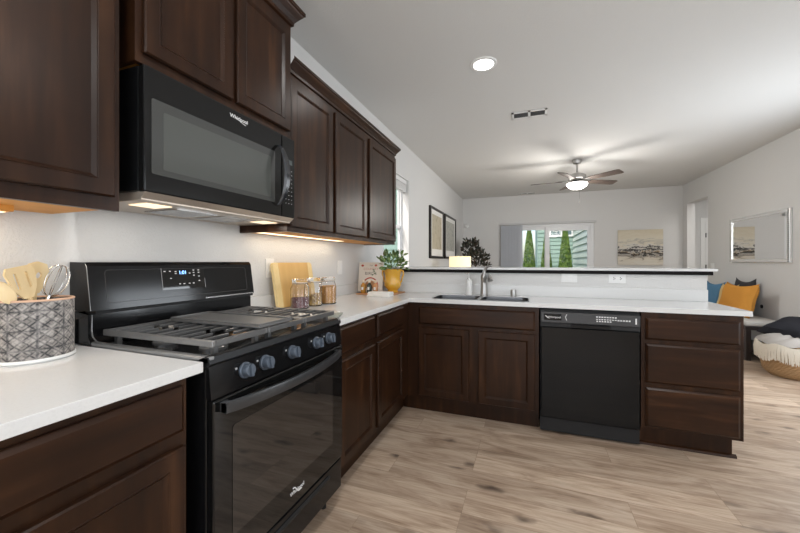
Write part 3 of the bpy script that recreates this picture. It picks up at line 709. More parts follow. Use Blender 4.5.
def f_bk(b):
    uv = b.loops.layers.uv.new('UVMap'); seg = 48
    z0, z1 = .012, .178
    A = [b.verts.new((BR*math.cos(2*PI*k/seg), BR*math.sin(2*PI*k/seg), z0)) for k in range(seg)]
    B = [b.verts.new((BR*math.cos(2*PI*k/seg), BR*math.sin(2*PI*k/seg), z1)) for k in range(seg)]
    C = [b.verts.new(((BR-.005)*math.cos(2*PI*k/seg), (BR-.005)*math.sin(2*PI*k/seg), z1)) for k in range(seg)]
    D = [b.verts.new(((BR-.005)*math.cos(2*PI*k/seg), (BR-.005)*math.sin(2*PI*k/seg), z0)) for k in range(seg)]
    for k in range(seg):
        j = (k+1) % seg
        f = b.faces.new((A[k], A[j], B[j], B[k]))
        for l, (uu, vv) in zip(f.loops, ((k/seg, 0), ((k+1)/seg, 0), ((k+1)/seg, 1), (k/seg, 1))): l[uv].uv = (uu, vv)
        b.faces.new((B[k], B[j], C[j], C[k])); b.faces.new((C[k], C[j], D[j], D[k]))
    b.faces.new(A[::-1]); b.faces.new(D)
part('wall', f_bk, basket_mat(), ub, True, world=False)
part('rim', lambda b: tube(b, [((BR-.002)*math.cos(2*PI*k/40), (BR-.002)*math.sin(2*PI*k/40), .179) for k in range(40)], .0035, 8, closed=True), mat('copper_rim', (.62, .40, .28), .4), ub, True, world=False)
part('base_tray', lambda b: lathe(b, [(0, 0), (BR-.001, 0), (BR+.004, .005), (BR+.003, .012), (BR-.004, .012)], seg=40, cap=False), plastic_w, ub, True, world=False)
def utensil(name, label, base, tip, head, m=beech, cat='utensil'):
    """handle from base to tip (local to basket centre), then a head builder in the tip frame"""
    b0, t0 = Vector(base), Vector(tip); d = (t0-b0).normalized()
    side = Vector((-.25, .97, 0)); side = (side-d*side.dot(d)).normalized(); nrm = d.cross(side)
    M = Matrix(((side.x, nrm.x, d.x, t0.x), (side.y, nrm.y, d.y, t0.y), (side.z, nrm.z, d.z, t0.z), (0, 0, 0, 1)))
    o = thing(name, label, cat, tuple(bc+b0))
    part('handle', lambda b: (tube(b, [b0-b0, (t0-b0)], .006, 8)), m if m is not steel else steel, o, True, world=False)
    hb = bmesh.new(); head(hb); bmesh.ops.transform(hb, matrix=Matrix.Translation(-b0) @ M, verts=hb.verts)
    obj('head', hb, m, o, True, world=False)
def h_slot(b):
    out = [(-.012, 0), (-.030, .030), (-.038, .080), (-.030, .095), (.030, .095), (.038, .080), (.030, .030), (.012, 0)]
    holes = [rrect(-.019, -.012, .030, .078, .0034, 3), rrect(.010, .017, .030, .078, .0034, 3)]
    slab_hole(b, out, holes, -.003, .003); bmesh.ops.transform(b, matrix=Matrix.Rotation(PI/2, 4, 'X'), verts=b.verts)
def h_hole(b):
    out = [(-.010, 0), (-.025, .025), (-.032, .065), (-.024, .090), (0, .098), (.024, .090), (.032, .065), (.025, .025), (.010, 0)]
    hole = [(.008*math.cos(2*PI*k/14)+.004, .055+.010*math.sin(2*PI*k/14)) for k in range(14)]
    slab_hole(b, out, [hole], -.003, .003); bmesh.ops.transform(b, matrix=Matrix.Rotation(PI/2, 4, 'X'), verts=b.verts)
def h_spoon(b):
    bmesh.ops.create_uvsphere(b, u_segments=16, v_segments=10, radius=1, matrix=Matrix.Translation((0, 0, .03)) @ Matrix.Diagonal((.022, .006, .036, 1)))
def h_whisk(b):
    for a in range(4):
        an = PI*a/4; pts = []
        for k in range(17):
            s = k/16; th = PI*s; r_ = .030*math.sin(th)**.8 if 0 < s < 1 else 0
            sg = 1
            zz = .10*(1-math.cos(th))/2
            pts.append((r_*math.cos(an), r_*math.sin(an), zz))
        tube(b, pts, .0011, 6); tube(b, [(-p[0], -p[1], p[2]) for p in pts], .0011, 6)
utensil('spatula', 'wide slotted wooden spatula standing in the crock', (.03, .02, .014), (.02, -.022, .185), h_slot)
utensil('spatula', 'wooden spatula with a round hole standing in the crock', (-.035, .0, .014), (-.02, .008, .195), h_hole)
utensil('wooden_spoon', 'wooden spoon leaning left out of the crock', (.04, .04, .014), (.045, -.065, .180), h_spoon)
utensil('wooden_spoon', 'wooden spoon behind the slotted spatula, leaning far left', (-.02, .045, .014), (.0, -.070, .185), h_spoon)
utensil('whisk', 'steel wire whisk leaning right in the crock', (-.01, -.02, .014), (-.01, .038, .185), h_whisk, steel)
# cutting board leaning on the wall
def f_cb(b, y0, y1):
    prism(b, rrect(y0, y1, 0, .285, .018, 4), 0, .020, 'yz')
cb = thing('cutting_board', 'bamboo cutting board with pale ends leaning against the wall', 'cutting board', (.105, .975, .9145))
def f_main(b): box(b, 0, .020, .050, .355, 0, .285, .003)
def f_e(b): prism(b, [(.0495, 0), (.0495, .285), (.018, .285), (.006, .279), (0, .267), (0, .018), (.006, .006), (.018, 0)], 0, .020, 'yz')
def f_e2(b): prism(b, [(.3555, 0), (.3555, .285), (.387, .285), (.399, .279), (.405, .267), (.405, .018), (.399, .006), (.387, 0)], 0, .020, 'yz')
part('board', f_main, board_w, cb, world=False)
part('end_strip', f_e, board_end, cb, world=False); part('end_strip', f_e2, board_end, cb, world=False)
cb.rotation_euler = (0, math.radians(-10), 0); cb.location.x = .088; cb.location.z = .9145+.001
cb.location.x = .074
# storage jars
def grain_mat(name, c1, c2, sc=260):
    m = mat(name, c1, .7); v = coords(m); vo = N(m, 'ShaderNodeTexVoronoi'); vo.inputs['Scale'].default_value = sc; L(m, v, vo.inputs['Vector'])
    sp_ = N(m, 'ShaderNodeSeparateColor'); L(m, vo.outputs['Color'], sp_.inputs[0])
    L(m, ramp(m, sp_.outputs[0], [(.2, c1), (.8, c2)]), BS(m).inputs['Base Color'])
    bump(m, vo.outputs['Distance'], .8, .004); return m
JR = .057
def f_jar(b):
    lathe(b, [(0, 0), (JR-.004, 0), (JR, .006), (JR, .125), (JR-.010, .150), (JR-.012, .160), (JR-.0155, .160), (JR-.0135, .149), (JR-.0035, .124), (JR-.0035, .008), (JR-.008, .005), (0, .005)], seg=28, cap=False)
def f_jlid(b): lathe(b, [(0, .164), (JR-.010, .164), (JR-.008, .168), (JR-.009, .180), (JR-.016, .186), (0, .187)], seg=28, cap=False)
def f_jwire(b):
    tube(b, [((JR-.009)*math.cos(2*PI*k/28), (JR-.009)*math.sin(2*PI*k/28), .155) for k in range(28)], .0018, 6, closed=True)
    for s in (-1, 1):
        tube(b, [(.012, s*(JR-.007), .150), (.013, s*(JR+.002), .160), (0, s*(JR+.003), .172), (-.012, s*(JR+.002), .160), (-.010, s*(JR-.006), .148)], .0016, 6)
def f_jgask(b): tube(b, [((JR-.012)*math.cos(2*PI*k/28), (JR-.012)*math.sin(2*PI*k/28), .162) for k in range(28)], .0018, 6, closed=True)
j0 = thing('storage_jar', 'glass clamp lid jar with dark red beans, nearest the range', 'jar', (.185, 1.060, .9145), 'clamp lid jars')
part('glass_body', f_jar, clearglass, j0, True, False); part('lid', f_jlid, clearglass, j0, True, False)
part('wire_clamp', f_jwire, steel, j0, True, False); part('gasket', f_jgask, mat('pale_rubber', (.70, .62, .56), .6), j0, True, False)
jl = [(.185, 1.060), (.185, 1.205), (.215, 1.335)]
dup(j0, (jl[1][0], jl[1][1], .9145), 'glass clamp lid jar of mixed grains, middle of the three')
dup(j0, (jl[2][0], jl[2][1], .9145), 'glass clamp lid jar filled high with orange grain, farthest from the range')
for (x, y), h, m_, nm, lb in ((jl[0], .072, grain_mat('red_beans', (.10, .03, .04), (.22, .10, .11), 140), 'dried_beans', 'dark red dried beans in the first jar'),
                     (jl[1], .085, grain_mat('mixed_grain', (.30, .16, .05), (.66, .44, .16), 150), 'dried_pasta', 'yellow brown mixed grains in the middle jar'),
                     (jl[2], .125, grain_mat('orange_grain', (.56, .24, .05), (.74, .40, .11), 260), 'dried_grain', 'orange grain in the farthest jar')):
    single(nm, lambda b: lathe(b, [(0, .0055), (JR-.009, .0055), (JR-.0042, .010), (JR-.0042, h-.004), (JR-.012, h), (0, h+.002)], seg=28, cap=False), m_, lb, 'dry food', smooth=True, origin=(x, y, .9145), kind='stuff')
for o in COL.objects:
    if o.get('kind') == 'stuff' and o.get('category') == 'dry food':
        o.data.transform(Matrix.Translation(o.location)); 
# checked kitchen towel
tm = mat('checked_towel_cloth', (.7, .68, .62), .9)
ck = N(tm, 'ShaderNodeTexChecker'); ck.inputs['Scale'].default_value = 60; L(tm, coords(tm), ck.inputs['Vector']); ck.inputs['Color1'].default_value = (.72, .70, .66, 1); ck.inputs['Color2'].default_value = (.46, .42, .36, 1); L(tm, ck.outputs['Color'], BS(tm).inputs['Base Color'])
def cloth(b, x0, x1, y0, y1, z, th=.004, amp=.003, nx=20, ny=12, rot=0):
    g = []
    cx, cy = (x0+x1)/2, (y0+y1)/2
    for s in (0, 1):
        gg = []
        for i in range(nx+1):
            for j in range(ny+1):
                x = x0+(x1-x0)*i/nx; y = y0+(y1-y0)*j/ny
                zz = z+amp*(1+math.sin(i*1.1+j*.5)*math.cos(j*.9-i*.3))+(th if s else 0)
                dx, dy = x-cx, y-cy; x, y = cx+dx*math.cos(rot)-dy*math.sin(rot), cy+dx*math.sin(rot)+dy*math.cos(rot)
                gg.append(b.verts.new((x, y, zz)))
        g.append(gg)
        for i in range(nx):
            for j in range(ny):
                q = (gg[i*(ny+1)+j], gg[(i+1)*(ny+1)+j], gg[(i+1)*(ny+1)+j+1], gg[i*(ny+1)+j+1]); b.faces.new(q if s else q[::-1])
    A, B = g; n1 = ny+1
    border = [i*n1 for i in range(nx+1)]+[nx*n1+j for j in range(1, ny+1)]+[i*n1+ny for i in range(nx-1, -1, -1)]+[j for j in range(ny-1, 0, -1)]
    for k in range(len(border)): p, q = border[k], border[(k+1) % len(border)]; b.faces.new((A[p], A[q], B[q], B[p]))
tw = thing('kitchen_towel', 'checked beige towel on the worktop between range and jars', 'towel', (.35, .87, .9145))
part('cloth', lambda b: (cloth(b, .14, .52, .80, .97, .915, .004, .002, rot=.08)), tm, tw, True)
part('folded_end', lambda b: (cloth(b, .47, .59, .79, .90, .915, .010, .003, 8, 8, rot=.3)), mat('grey_green_cloth', (.30, .31, .27), .9), tw, True)
# corner tray group
single('serving_board', lambda b: box(b, .09, .43, 1.99, 2.34, .9145, .924, .003), wood('tray_wood', 'x', (.45, .22, .10), (.55, .29, .14), (.62, .36, .19), .45, 0), 'flat brown wooden board in the worktop corner under pot and bottles', 'board')
ck_ = thing('cookbook', 'cream cookbook with rose and dark lettering propped upright behind three bottles', 'book', (.03, 2.16, .925))
bx = .02; bw_ = .235; bh = .275
cbm = mat('cream_book_cover', (.74, .68, .60), .5)
part('cover', lambda b: (box(b, bx, bx+bw_, .002, .006, 0, bh), box(b, bx, bx+bw_, .024, .028, 0, bh), box(b, bx, bx+.004, .006, .024, 0, bh)), cbm, ck_, world=False)
part('pages', lambda b: box(b, bx+.004, bx+bw_-.004, .0062, .0238, .004, bh-.004), paper, ck_, world=False)
redm = mat('print_red', (.45, .07, .04), .5); inkm = mat('print_ink', (.16, .13, .11), .5)
def ltext(nm, s, size, x, z, m_, sx=1):
    o = text(nm, s, size, (0, 0, 0), (1, 0, 0), (0, 0, 1), m_, None, .0003, sx); o.data.transform(Matrix.Translation((x, .0012, z))); o.parent = ck_
mx = bx+bw_/2
ltext('title_lettering', 'THE', .016, mx, .245, inkm); ltext('title_lettering', 'COUNTRY', .030, mx, .212, mat('print_rose', (.55, .28, .22), .5)); ltext('title_lettering', 'BIRDS', .040, mx, .170, inkm, 1.1)
def f_veg(b):
    for x, z, r_ in ((bx+.035, .245, .013), (bx+.165, .247, .013)):
        bmesh.ops.create_uvsphere(b, u_segments=12, v_segments=8, radius=1, matrix=Matrix.Translation((x, .001, z)) @ Matrix.Diagonal((r_, .0012, r_*.8, 1)))
    tube(b, [(mx+.075*math.cos(a), .001, .045+.085*math.sin(a)) for a in [PI*k/16 for k in range(17)]], .006, 6)
part('cover_picture', f_veg, redm, ck_, True, world=False)
def f_green(b):
    for x, z in ((bx+.150, .192), (bx+.160, .172), (bx+.135, .158), (bx+.145, .205)):
        bmesh.ops.create_uvsphere(b, u_segments=10, v_segments=6, radius=1, matrix=Matrix.Translation((x, .001, z)) @ Matrix.Diagonal((.009, .0012, .006, 1)))
part('cover_leaves', f_green, mat('print_green', (.05, .12, .04), .5), ck_, True, world=False)
part('cover_bowl', lambda b: prism(b, [(mx+.065*math.cos(a), .03+.075*math.sin(a)) for a in [PI*k/14 for k in range(15)]], .0008, .0019, 'xz'), mat('print_food', (.40, .20, .09), .5), ck_, world=False)
ck_.rotation_euler = (math.radians(-9), 0, math.radians(8)); ck_.location = (.005, 2.150, .926)
# bottles
def bottle(x, y, liquid, label):
    t = thing('small_bottle', label, 'bottle', (x, y, .9245), 'small bottles in front of the cookbook')
    part('glass', lambda b: lathe(b, [(0, 0), (.0225, 0), (.024, .003), (.024, .068), (.018, .080), (.011, .086), (.011, .098), (0, .098)], seg=20, cap=False), liquid, t, True, False)
    part('cap', lambda b: lathe(b, [(.0125, .094), (.0135, .096), (.0135, .112), (.011, .114), (0, .114)], seg=16, cap=False), mat('cork_pale', (.75, .62, .48), .6), t, True, False)
    part('paper_tag', lambda b: prism(b, [(-.006, .030), (-.006, .055), (.012, .055), (.012, .030)], -.0255, -.0245, 'xz'), paper, t, False, False)
def liq(n, c): return mat(n, c, .08, spec=.6, coat=.5)
bottle(.135, 2.045, liq('amber_oil', (.42, .20, .03)), 'leftmost small bottle with amber oil before the cookbook')
bottle(.192, 2.050, liq('dark_vinegar', (.015, .03, .025)), 'middle small bottle, nearly black, before the cookbook')
bottle(.245, 2.065, liq('honey_oil', (.50, .24, .10)), 'rightmost small bottle, orange brown, beside the yellow pot')
# folded towel stack
linen = mat('white_linen', (.80, .78, .75), .9)
for k, lb in enumerate(('lower folded white napkin on the worktop before the bottles', 'upper folded white napkin, topmost of the pair before the bottles')):
    def f_nap(b):
        z = .9145+k*.019
        box(b, .255, .455, 1.865-.0+.01*k, 1.980, z, z+.009, .0035); box(b, .259, .452, 1.867+.01*k, 1.979, z+.0092, z+.018, .0035)
    single('folded_napkin', f_nap, linen, lb, 'napkin', 'folded white napkins', True)
# yellow pot
pc = (.352, 2.215, .9245)
pt = thing('potted_plant', 'yellow two-handled ceramic pot with leafy green plant', 'potted plant', pc)
yel = mat('yellow_glaze', (.66, .36, .035), .15, spec=.6, coat=.6)
part('pot', lambda b: lathe(b, [(0, 0), (.052, 0), (.054, .008), (.045, .018), (.052, .028), (.070, .045), (.079, .070), (.075, .095), (.070, .12), (.072, .16), (.086, .205), (.090, .212), (.083, .212), (.068, .180), (.055, .14), (0, .14)], seg=32, cap=False), yel, pt, True, False)
for s in (-1, 1):
    part('pot_handle', lambda b: tube(b, [(s*.074, 0, .200), (s*.100, 0, .195), (s*.104, 0, .165), (s*.092, 0, .130), (s*.084, 0, .100), (s*.072, 0, .085)], [.007, .009, .008, .007, .007, .007], 10), yel, pt, True, False)
part('soil', lambda b: lathe(b, [(.0, .185), (.063, .185), (.060, .192), (0, .198)], seg=24, cap=False), mat('dark_soil', (.02, .014, .01), .9), pt, True, False)
def leaves(b, n, cz, rx, rz, size, seed, broad=.45, zmin=-9):
    rnd = random.Random(seed)
    for _ in range(n):
        a = rnd.random()*2*PI; e = rnd.uniform(-.3, 1.2); q = rnd.uniform(.35, 1)**.6
        p = Vector((rx*q*math.cos(a)*math.cos(e), rx*q*math.sin(a)*math.cos(e), max(cz+rz*q*math.sin(e), zmin)))
        d = (p-Vector((0, 0, cz-rz*.4))).normalized()+Vector((rnd.uniform(-.6, .6), rnd.uniform(-.6, .6), rnd.uniform(-.3, .6))); d.normalize()
        s, _b = frame_mat(d); s = (s*math.cos(rnd.random()*3)+_b*math.sin(rnd.random()*3)).normalized(); nn = d.cross(s); l = size*rnd.uniform(.6, 1.15); wd = l*broad
        c0 = b.verts.new(p); pts = []
        for t_, ww, dr_ in ((.3, .8, .03), (.6, 1, .0), (.85, .55, -.06)):
            m_ = p+d*l*t_+nn*l*dr_
            pts.append((b.verts.new(m_-s*wd*ww*.5+nn*l*.06), b.verts.new(m_), b.verts.new(m_+s*wd*ww*.5+nn*l*.06)))
        tp = b.verts.new(p+d*l-nn*l*.12)
        A = pts[0]; b.faces.new((c0, A[0], A[1])); b.faces.new((c0, A[1], A[2]))
        for P, Q in zip(pts, pts[1:]): b.faces.new((P[0], Q[0], Q[1], P[1])); b.faces.new((P[1], Q[1], Q[2], P[2]))
        Q = pts[-1]; b.faces.new((Q[0], tp, Q[1])); b.faces.new((Q[1], tp, Q[2]))
def leafmat(name, c1, c2):
    m = mat(name, c1, .45); v = coords(m); L(m, ramp(m, noise(m, v, 25, 2), [(.4, c1), (.6, c2)]), BS(m).inputs['Base Color']); return m
part('foliage', lambda b: leaves(b, 85, .235, .135, .14, .058, 5, .6, .20), leafmat('green_leaf', (.03, .085, .018), (.20, .28, .10)), pt, True, False)
def f_stems(b):
    rnd = random.Random(8)
    for _ in range(16):
        a = rnd.random()*6.28; r_ = rnd.uniform(.04, .10)
        tube(b, [(.01*math.cos(a), .01*math.sin(a), .192), (r_*.5*math.cos(a), r_*.5*math.sin(a), .24), (r_*math.cos(a), r_*math.sin(a), .27+.03*rnd.random())], .0015, 5)
part('stems', f_stems, mat('stem_green', (.08, .12, .04), .6), pt, True, False)

# ================================================================== LIVING ROOM
# framed pictures on the left wall
def art_mat(name, cols, scale, seed=0, axis_scale=(1, 1, 1), tint=None):
    m = mat(name, cols[0][1], .6); v = coords(m, axis_scale)
    n = noise(m, v, scale, 6, .65, 1.2); L(m, ramp(m, n, cols), BS(m).inputs['Base Color']); return m
fr_m = mat('black_brown_frame', (.012, .008, .006), .35)
for i, (y0, y1, lb, cols) in enumerate(((4.70, 5.66, 'framed map print on the left wall, nearer the window', [(.35, (.36, .31, .22)), (.5, (.50, .45, .34)), (.65, (.42, .36, .26))]),
     (5.76, 6.82, 'framed grey map print on the left wall, farther from the window', [(.35, (.30, .30, .27)), (.5, (.48, .47, .42)), (.65, (.25, .27, .25))]))):
    t = thing('framed_picture', lb, 'picture', (.02, (y0+y1)/2, 1.67), 'framed map prints')
    z0, z1 = 1.26, 2.125
    part('frame', lambda b: (box(b, .001, .035, y0, y0+.055, z0, z1, .003), box(b, .001, .035, y1-.055, y1, z0, z1, .003), box(b, .001, .035, y0+.055, y1-.055, z0, z0+.04, .003), box(b, .001, .035, y0+.055, y1-.055, z1-.04, z1, .003)), fr_m, t)
    part('mat_board', lambda b: box(b, .001, .018, y0+.055, y1-.055, z0+.04, z1-.04), paper, t)
    part('print', lambda b: box(b, .018, .0195, y0+.15, y1-.15, z0+.16, z1-.12), art_mat('map_print', cols, 5+i*2), t)
# canvas on the far wall
def canvas_mat():
    m = mat('landscape_paint', (.6, .55, .45), .7)
    tc = N(m, 'ShaderNodeTexCoord'); mp = N(m, 'ShaderNodeMapping'); L(m, tc.outputs['Object'], mp.inputs[0]); mp.inputs['Scale'].default_value = (1.6, 1, 5)
    n = noise(m, mp.outputs[0], 1.8, 8, .7, .9)
    sx = N(m, 'ShaderNodeSeparateXYZ'); L(m, tc.outputs['Object'], sx.inputs[0])
    ad = N(m, 'ShaderNodeMath'); ad.operation = 'MULTIPLY_ADD'; L(m, n, ad.inputs[0]); ad.inputs[1].default_value = .62; L(m, sx.outputs[2], ad.inputs[2])
    mr = N(m, 'ShaderNodeMapRange'); mr.inputs[1].default_value = -.36+.31; mr.inputs[2].default_value = .36+.31; L(m, ad.outputs[0], mr.inputs[0])
    c = ramp(m, mr.outputs[0], [(0, (.66, .62, .54)), (.14, (.62, .56, .46)), (.20, (.20, .17, .14)), (.24, (.50, .47, .42)), (.27, (.04, .035, .03)), (.34, (.05, .045, .04)), (.37, (.34, .24, .13)), (.41, (.62, .59, .54)), (.44, (.04, .04, .04)), (.49, (.06, .055, .05)), (.51, (.62, .60, .56)), (.60, (.66, .60, .48)), (.66, (.42, .40, .36)), (.74, (.66, .61, .50)), (1, (.60, .53, .40))])
    L(m, c, BS(m).inputs['Base Color']); bump(m, n, .3, .004); return m
def canvas(name, cx, cz, w_, h_, label):
    bm = bmesh.new(); box(bm, -w_/2, w_/2, -.034, 0, -h_/2, h_/2, .003); o = obj(name, bm, canvas_mat()); o.location = (cx, YF-.001, cz); tag(o, label, 'painting')
canvas('canvas_painting', 3.708, 1.50, .80, .74, 'unframed abstract beach landscape canvas on the far wall')
# mirror
mi = thing('wall_mirror', 'wide mirror with beaded silver frame on the right wall', 'mirror', (XW, 5.35, 1.52))
mz0, mz1, my0, my1 = 1.195, 1.845, 4.70, 6.0
part('glass', lambda b: box(b, XW-.020, XW-.001, my0+.05, my1-.05, mz0+.045, mz1-.045), mat('mirror_silver', (.93, .93, .93), .01, metal=1), mi)
silverf = mat('silver_frame', (.80, .80, .79), .25, metal=.6)
part('frame', lambda b: (box(b, XW-.032, XW-.001, my0, my0+.05, mz0, mz1, .004), box(b, XW-.032, XW-.001, my1-.05, my1, mz0, mz1, .004), box(b, XW-.032, XW-.001, my0+.05, my1-.05, mz0, mz0+.045, .004), box(b, XW-.032, XW-.001, my0+.05, my1-.05, mz1-.045, mz1, .004)), silverf, mi)
def f_bead(b):
    n = 26
    for k in range(n):
        z = mz0+.012+(mz1-mz0-.024)*k/(n-1)
        bmesh.ops.create_icosphere(b, subdivisions=1, radius=.011, matrix=Matrix.Translation((XW-.034, my0+.012, z)))
part('beading', f_bead, mat('dark_bead', (.2, .2, .2), .3, metal=.7), mi, True)
# sensor, vents
single('motion_sensor', lambda b: lathe(b, [(0, 0), (.05, 0), (.05, .02), (.035, .045), (0, .05)], seg=20, M=Matrix.Translation((.10, YF-.001, 2.08)) @ Matrix.Rotation(PI/2, 4, 'X'), cap=False), plastic_w, 'small white sensor high in the far left corner of the living room', 'sensor', smooth=True)
def vent(cx, cy, lx, ly, rot, label):
    t = thing('ceiling_vent', label, 'vent', (cx, cy, H-.001)); t.rotation_euler.z = rot
    part('frame', lambda b: (box(b, -lx/2, lx/2, -ly/2, -ly/2+.022, -.008, 0), box(b, -lx/2, lx/2, ly/2-.022, ly/2, -.008, 0), box(b, -lx/2, -lx/2+.02, -ly/2, ly/2, -.008, 0), box(b, lx/2-.02, lx/2, -ly/2, ly/2, -.008, 0), box(b, -.012, .012, -ly/2, ly/2, -.008, 0)), white_m, t, False, False)
    part('backing', lambda b: box(b, -lx/2+.01, lx/2-.01, -ly/2+.01, ly/2-.01, -.002, -.0005), mat('vent_dark', (.10, .10, .10), .8), t, False, False)
    part('slats', lambda b: [box(b, -lx/2+.02, lx/2-.02, y-.002, y+.002, -.007, -.002) for y in [-ly/2+.022+(ly-.044)*(k+.5)/6 for k in range(6)]], mat('vent_slat', (.10, .10, .10), .6), t, False, False)
vent(1.53, 3.09, .34, .16, 0, 'white two-bay ceiling vent between the recessed light and the fan')
vent(1.50, 7.55, .36, .12, 0, 'small ceiling vent close to the far wall above the patio door')
# recessed lights; the three after the sink one are added fill, out of view
def can(x, y, label, pw):
    t = thing('recessed_light', label, 'ceiling light', (x, y, H-.001), 'recessed ceiling lights')
    part('trim_ring', lambda b: lathe(b, [(.075, -.002), (.078, -.008), (.098, -.006), (.102, 0)], seg=32, cap=False), white_m, t, True, False)
    part('lamp', lambda b: lathe(b, [(0, -.004), (.0755, -.004), (.0755, -.001), (0, -.001)], seg=32, cap=False), can_e, t, False, False)
    l = bpy.data.lights.new('recessed_beam', 'AREA'); l.shape = 'DISK'; l.size = .15; l.energy = pw; l.color = (1, .985, .965)
    o = bpy.data.objects.new('recessed_beam', l); o.location = (x, y, H-.012); COL.objects.link(o)
can(1.195, 2.002, 'lit round recessed light in the kitchen ceiling, above the sink', 2.2)
can(1.3, -.1, 'added unseen recessed fill light over the aisle in front of the gas range', 11)
can(2.9, .6, 'added unseen recessed fill light above the open side of the kitchen', 9)
can(1.4, -2.0, 'added unseen recessed fill light at the back end of the kitchen ceiling', 9)
# ceiling fan
FN = thing('ceiling_fan', 'five blade ceiling fan with glowing bowl light in the living room', 'ceiling fan', (2.212, 5.1, H))
part('canopy', lambda b: lathe(b, [(.065, 0), (.065, -.02), (.055, -.055), (.018, -.065), (0, -.065)], seg=24, cap=False), nickel, FN, True, False)
part('downrod', lambda b: tube(b, [(0, 0, -.06), (0, 0, -.21)], .013), nickel, FN, True, False)
part('motor', lambda b: lathe(b, [(0, -.20), (.05, -.20), (.115, -.225), (.125, -.25), (.125, -.285), (.10, -.31), (.06, -.325), (0, -.325)], seg=28, cap=False), nickel, FN, True, False)
for k in range(5):
    a = math.radians(30.3+72*k); M = Matrix.Rotation(a, 4, 'Z')
    bm = bmesh.new()
    prism(bm, [(.20, -.050), (.62, -.068), (.655, -.055), (.655, .055), (.62, .068), (.20, .050)], -.004, .004, 'xy')
    bmesh.ops.transform(bm, matrix=M @ Matrix.Translation((0, 0, -.315)) @ Matrix.Rotation(math.radians(-13), 4, 'X'), verts=bm.verts)
    bl = obj('blade', bm, bladew, FN, False, False)
    part('blade_bracket', lambda b: (box(b, .10, .24, -.018, .018, -.310, -.302, M=M), box(b, .21, .26, -.035, .035, -.3095, -.3045, M=M)), nickel, bl, False, False)
part('light_fitter', lambda b: lathe(b, [(.05, -.322), (.075, -.33), (.125, -.345), (.125, -.352), (0, -.352)], seg=28, cap=False), nickel, FN, True, False)
part('glass_bowl', lambda b: lathe(b, [(.138, -.353), (.148, -.362), (.130, -.400), (.085, -.432), (.03, -.444), (0, -.445)], seg=28, cap=False), bowl_e, FN, True, False)
part('pull_chain', lambda b: (tube(b, [(.03, -.02, -.42), (.03, -.02, -.62)], .0015, 6), lathe(b, [(0, -.66), (.006, -.655), (.004, -.62), (0, -.615)], (.03, -.02, 0), 10, cap=False)), mat('dark_bronze_chain', (.05, .045, .04), .5), FN, True, False)
for k in range(3):
    a = 2*PI*k/3+.5
    part('shade_arm', lambda b: tube(b, [(.06*math.cos(a), .06*math.sin(a), -.325), (.13*math.cos(a), .13*math.sin(a), -.33), (.135*math.cos(a), .135*math.sin(a), -.355)], .006, 8), nickel, FN, True, False)
pl = bpy.data.lights.new('fan_bulb', 'POINT'); pl.energy = 36; pl.shadow_soft_size = .2; pl.color = (1, .96, .90)
po = bpy.data.objects.new('fan_bulb', pl); po.location = (2.212, 5.1, H-.64); COL.objects.link(po)
# table lamp on side table
lx, ly = .455, 5.0
st = thing('side_table', 'small dark side table by the left wall under the lamp', 'table', (lx, ly, 0))
part('top', lambda b: lathe(b, [(0, .56), (.24, .56), (.25, .57), (.25, .59), (0, .59)], (lx, ly, 0), 28, cap=False), fr_m, st)
for k in range(3):
    a = 2*PI*k/3; part('leg', lambda b: tube(b, [(lx+.20*math.cos(a), ly+.20*math.sin(a), 0.001), (lx+.12*math.cos(a), ly+.12*math.sin(a), .56)], .014), fr_m, st, True)
tl = thing('table_lamp', 'lit table lamp with cream drum shade beyond the half wall', 'lamp', (lx, ly, .591))
part('base', lambda b: lathe(b, [(0, 0), (.08, 0), (.085, .02), (.05, .06), (.07, .16), (.06, .28), (.02, .34), (.012, .47), (0, .47)], (lx, ly, .592), 24, cap=False), mat('ceramic_white', (.7, .7, .68), .3), tl, True)
shm = mat('cream_shade', (.80, .70, .50), .8, emit=(1, .80, .48), es=.75)
part('lamp_shade', lambda b: (lathe(b, [(.178, 1.07), (.178, 1.29), (.174, 1.29), (.174, 1.07)], (lx, ly, 0), 36, cap=False), lathe(b, [(0, 1.285), (.174, 1.285), (.174, 1.288), (0, 1.288)], (lx, ly, 0), 36, cap=False)), shm, tl, True)
part('finial', lambda b: lathe(b, [(0, 0), (.012, 0), (.016, .012), (.008, .03), (0, .032)], (lx-.03, ly, 1.288), 12, cap=False), steel, tl, True)
# large plant in the far left corner
hp = thing('potted_tree', 'tall dark leafed plant in the far left living room corner', 'potted plant', (.45, 6.95, 0))
part('pot', lambda b: lathe(b, [(0, 0), (.14, 0), (.18, .32), (.165, .32), (.15, .28), (0, .28)], seg=28, cap=False), mat('grey_pot', (.2, .2, .2), .6), hp, True, False)
part('trunk', lambda b: (tube(b, [(0, 0, .28), (.02, 0, .8), (-.05, 0, 1.3), (-.15, 0, 1.65)], [.02, .016, .01, .005]), tube(b, [(.01, 0, .7), (.12, .05, 1.0), (.25, .05, 1.25)], [.012, .008, .004])), mat('trunk_brown', (.12, .07, .04), .9), hp, True, False)
def f_fol(b):
    leaves(b, 300, 1.16, .28, .30, .10, 11, .5); 
    n0 = len(b.verts); 
    b2 = bmesh.new(); leaves(b2, 170, 1.46, .17, .24, .10, 12, .5); bmesh.ops.translate(b2, vec=(-.12, 0, 0), verts=b2.verts)
    me = bpy.data.meshes.new('tmp_leaf'); b2.to_mesh(me); b2.free(); b.from_mesh(me); bpy.data.meshes.remove(me)
part('foliage', f_fol, leafmat('dark_red_green_leaf', (.012, .030, .014), (.085, .060, .045)), hp, True, False)
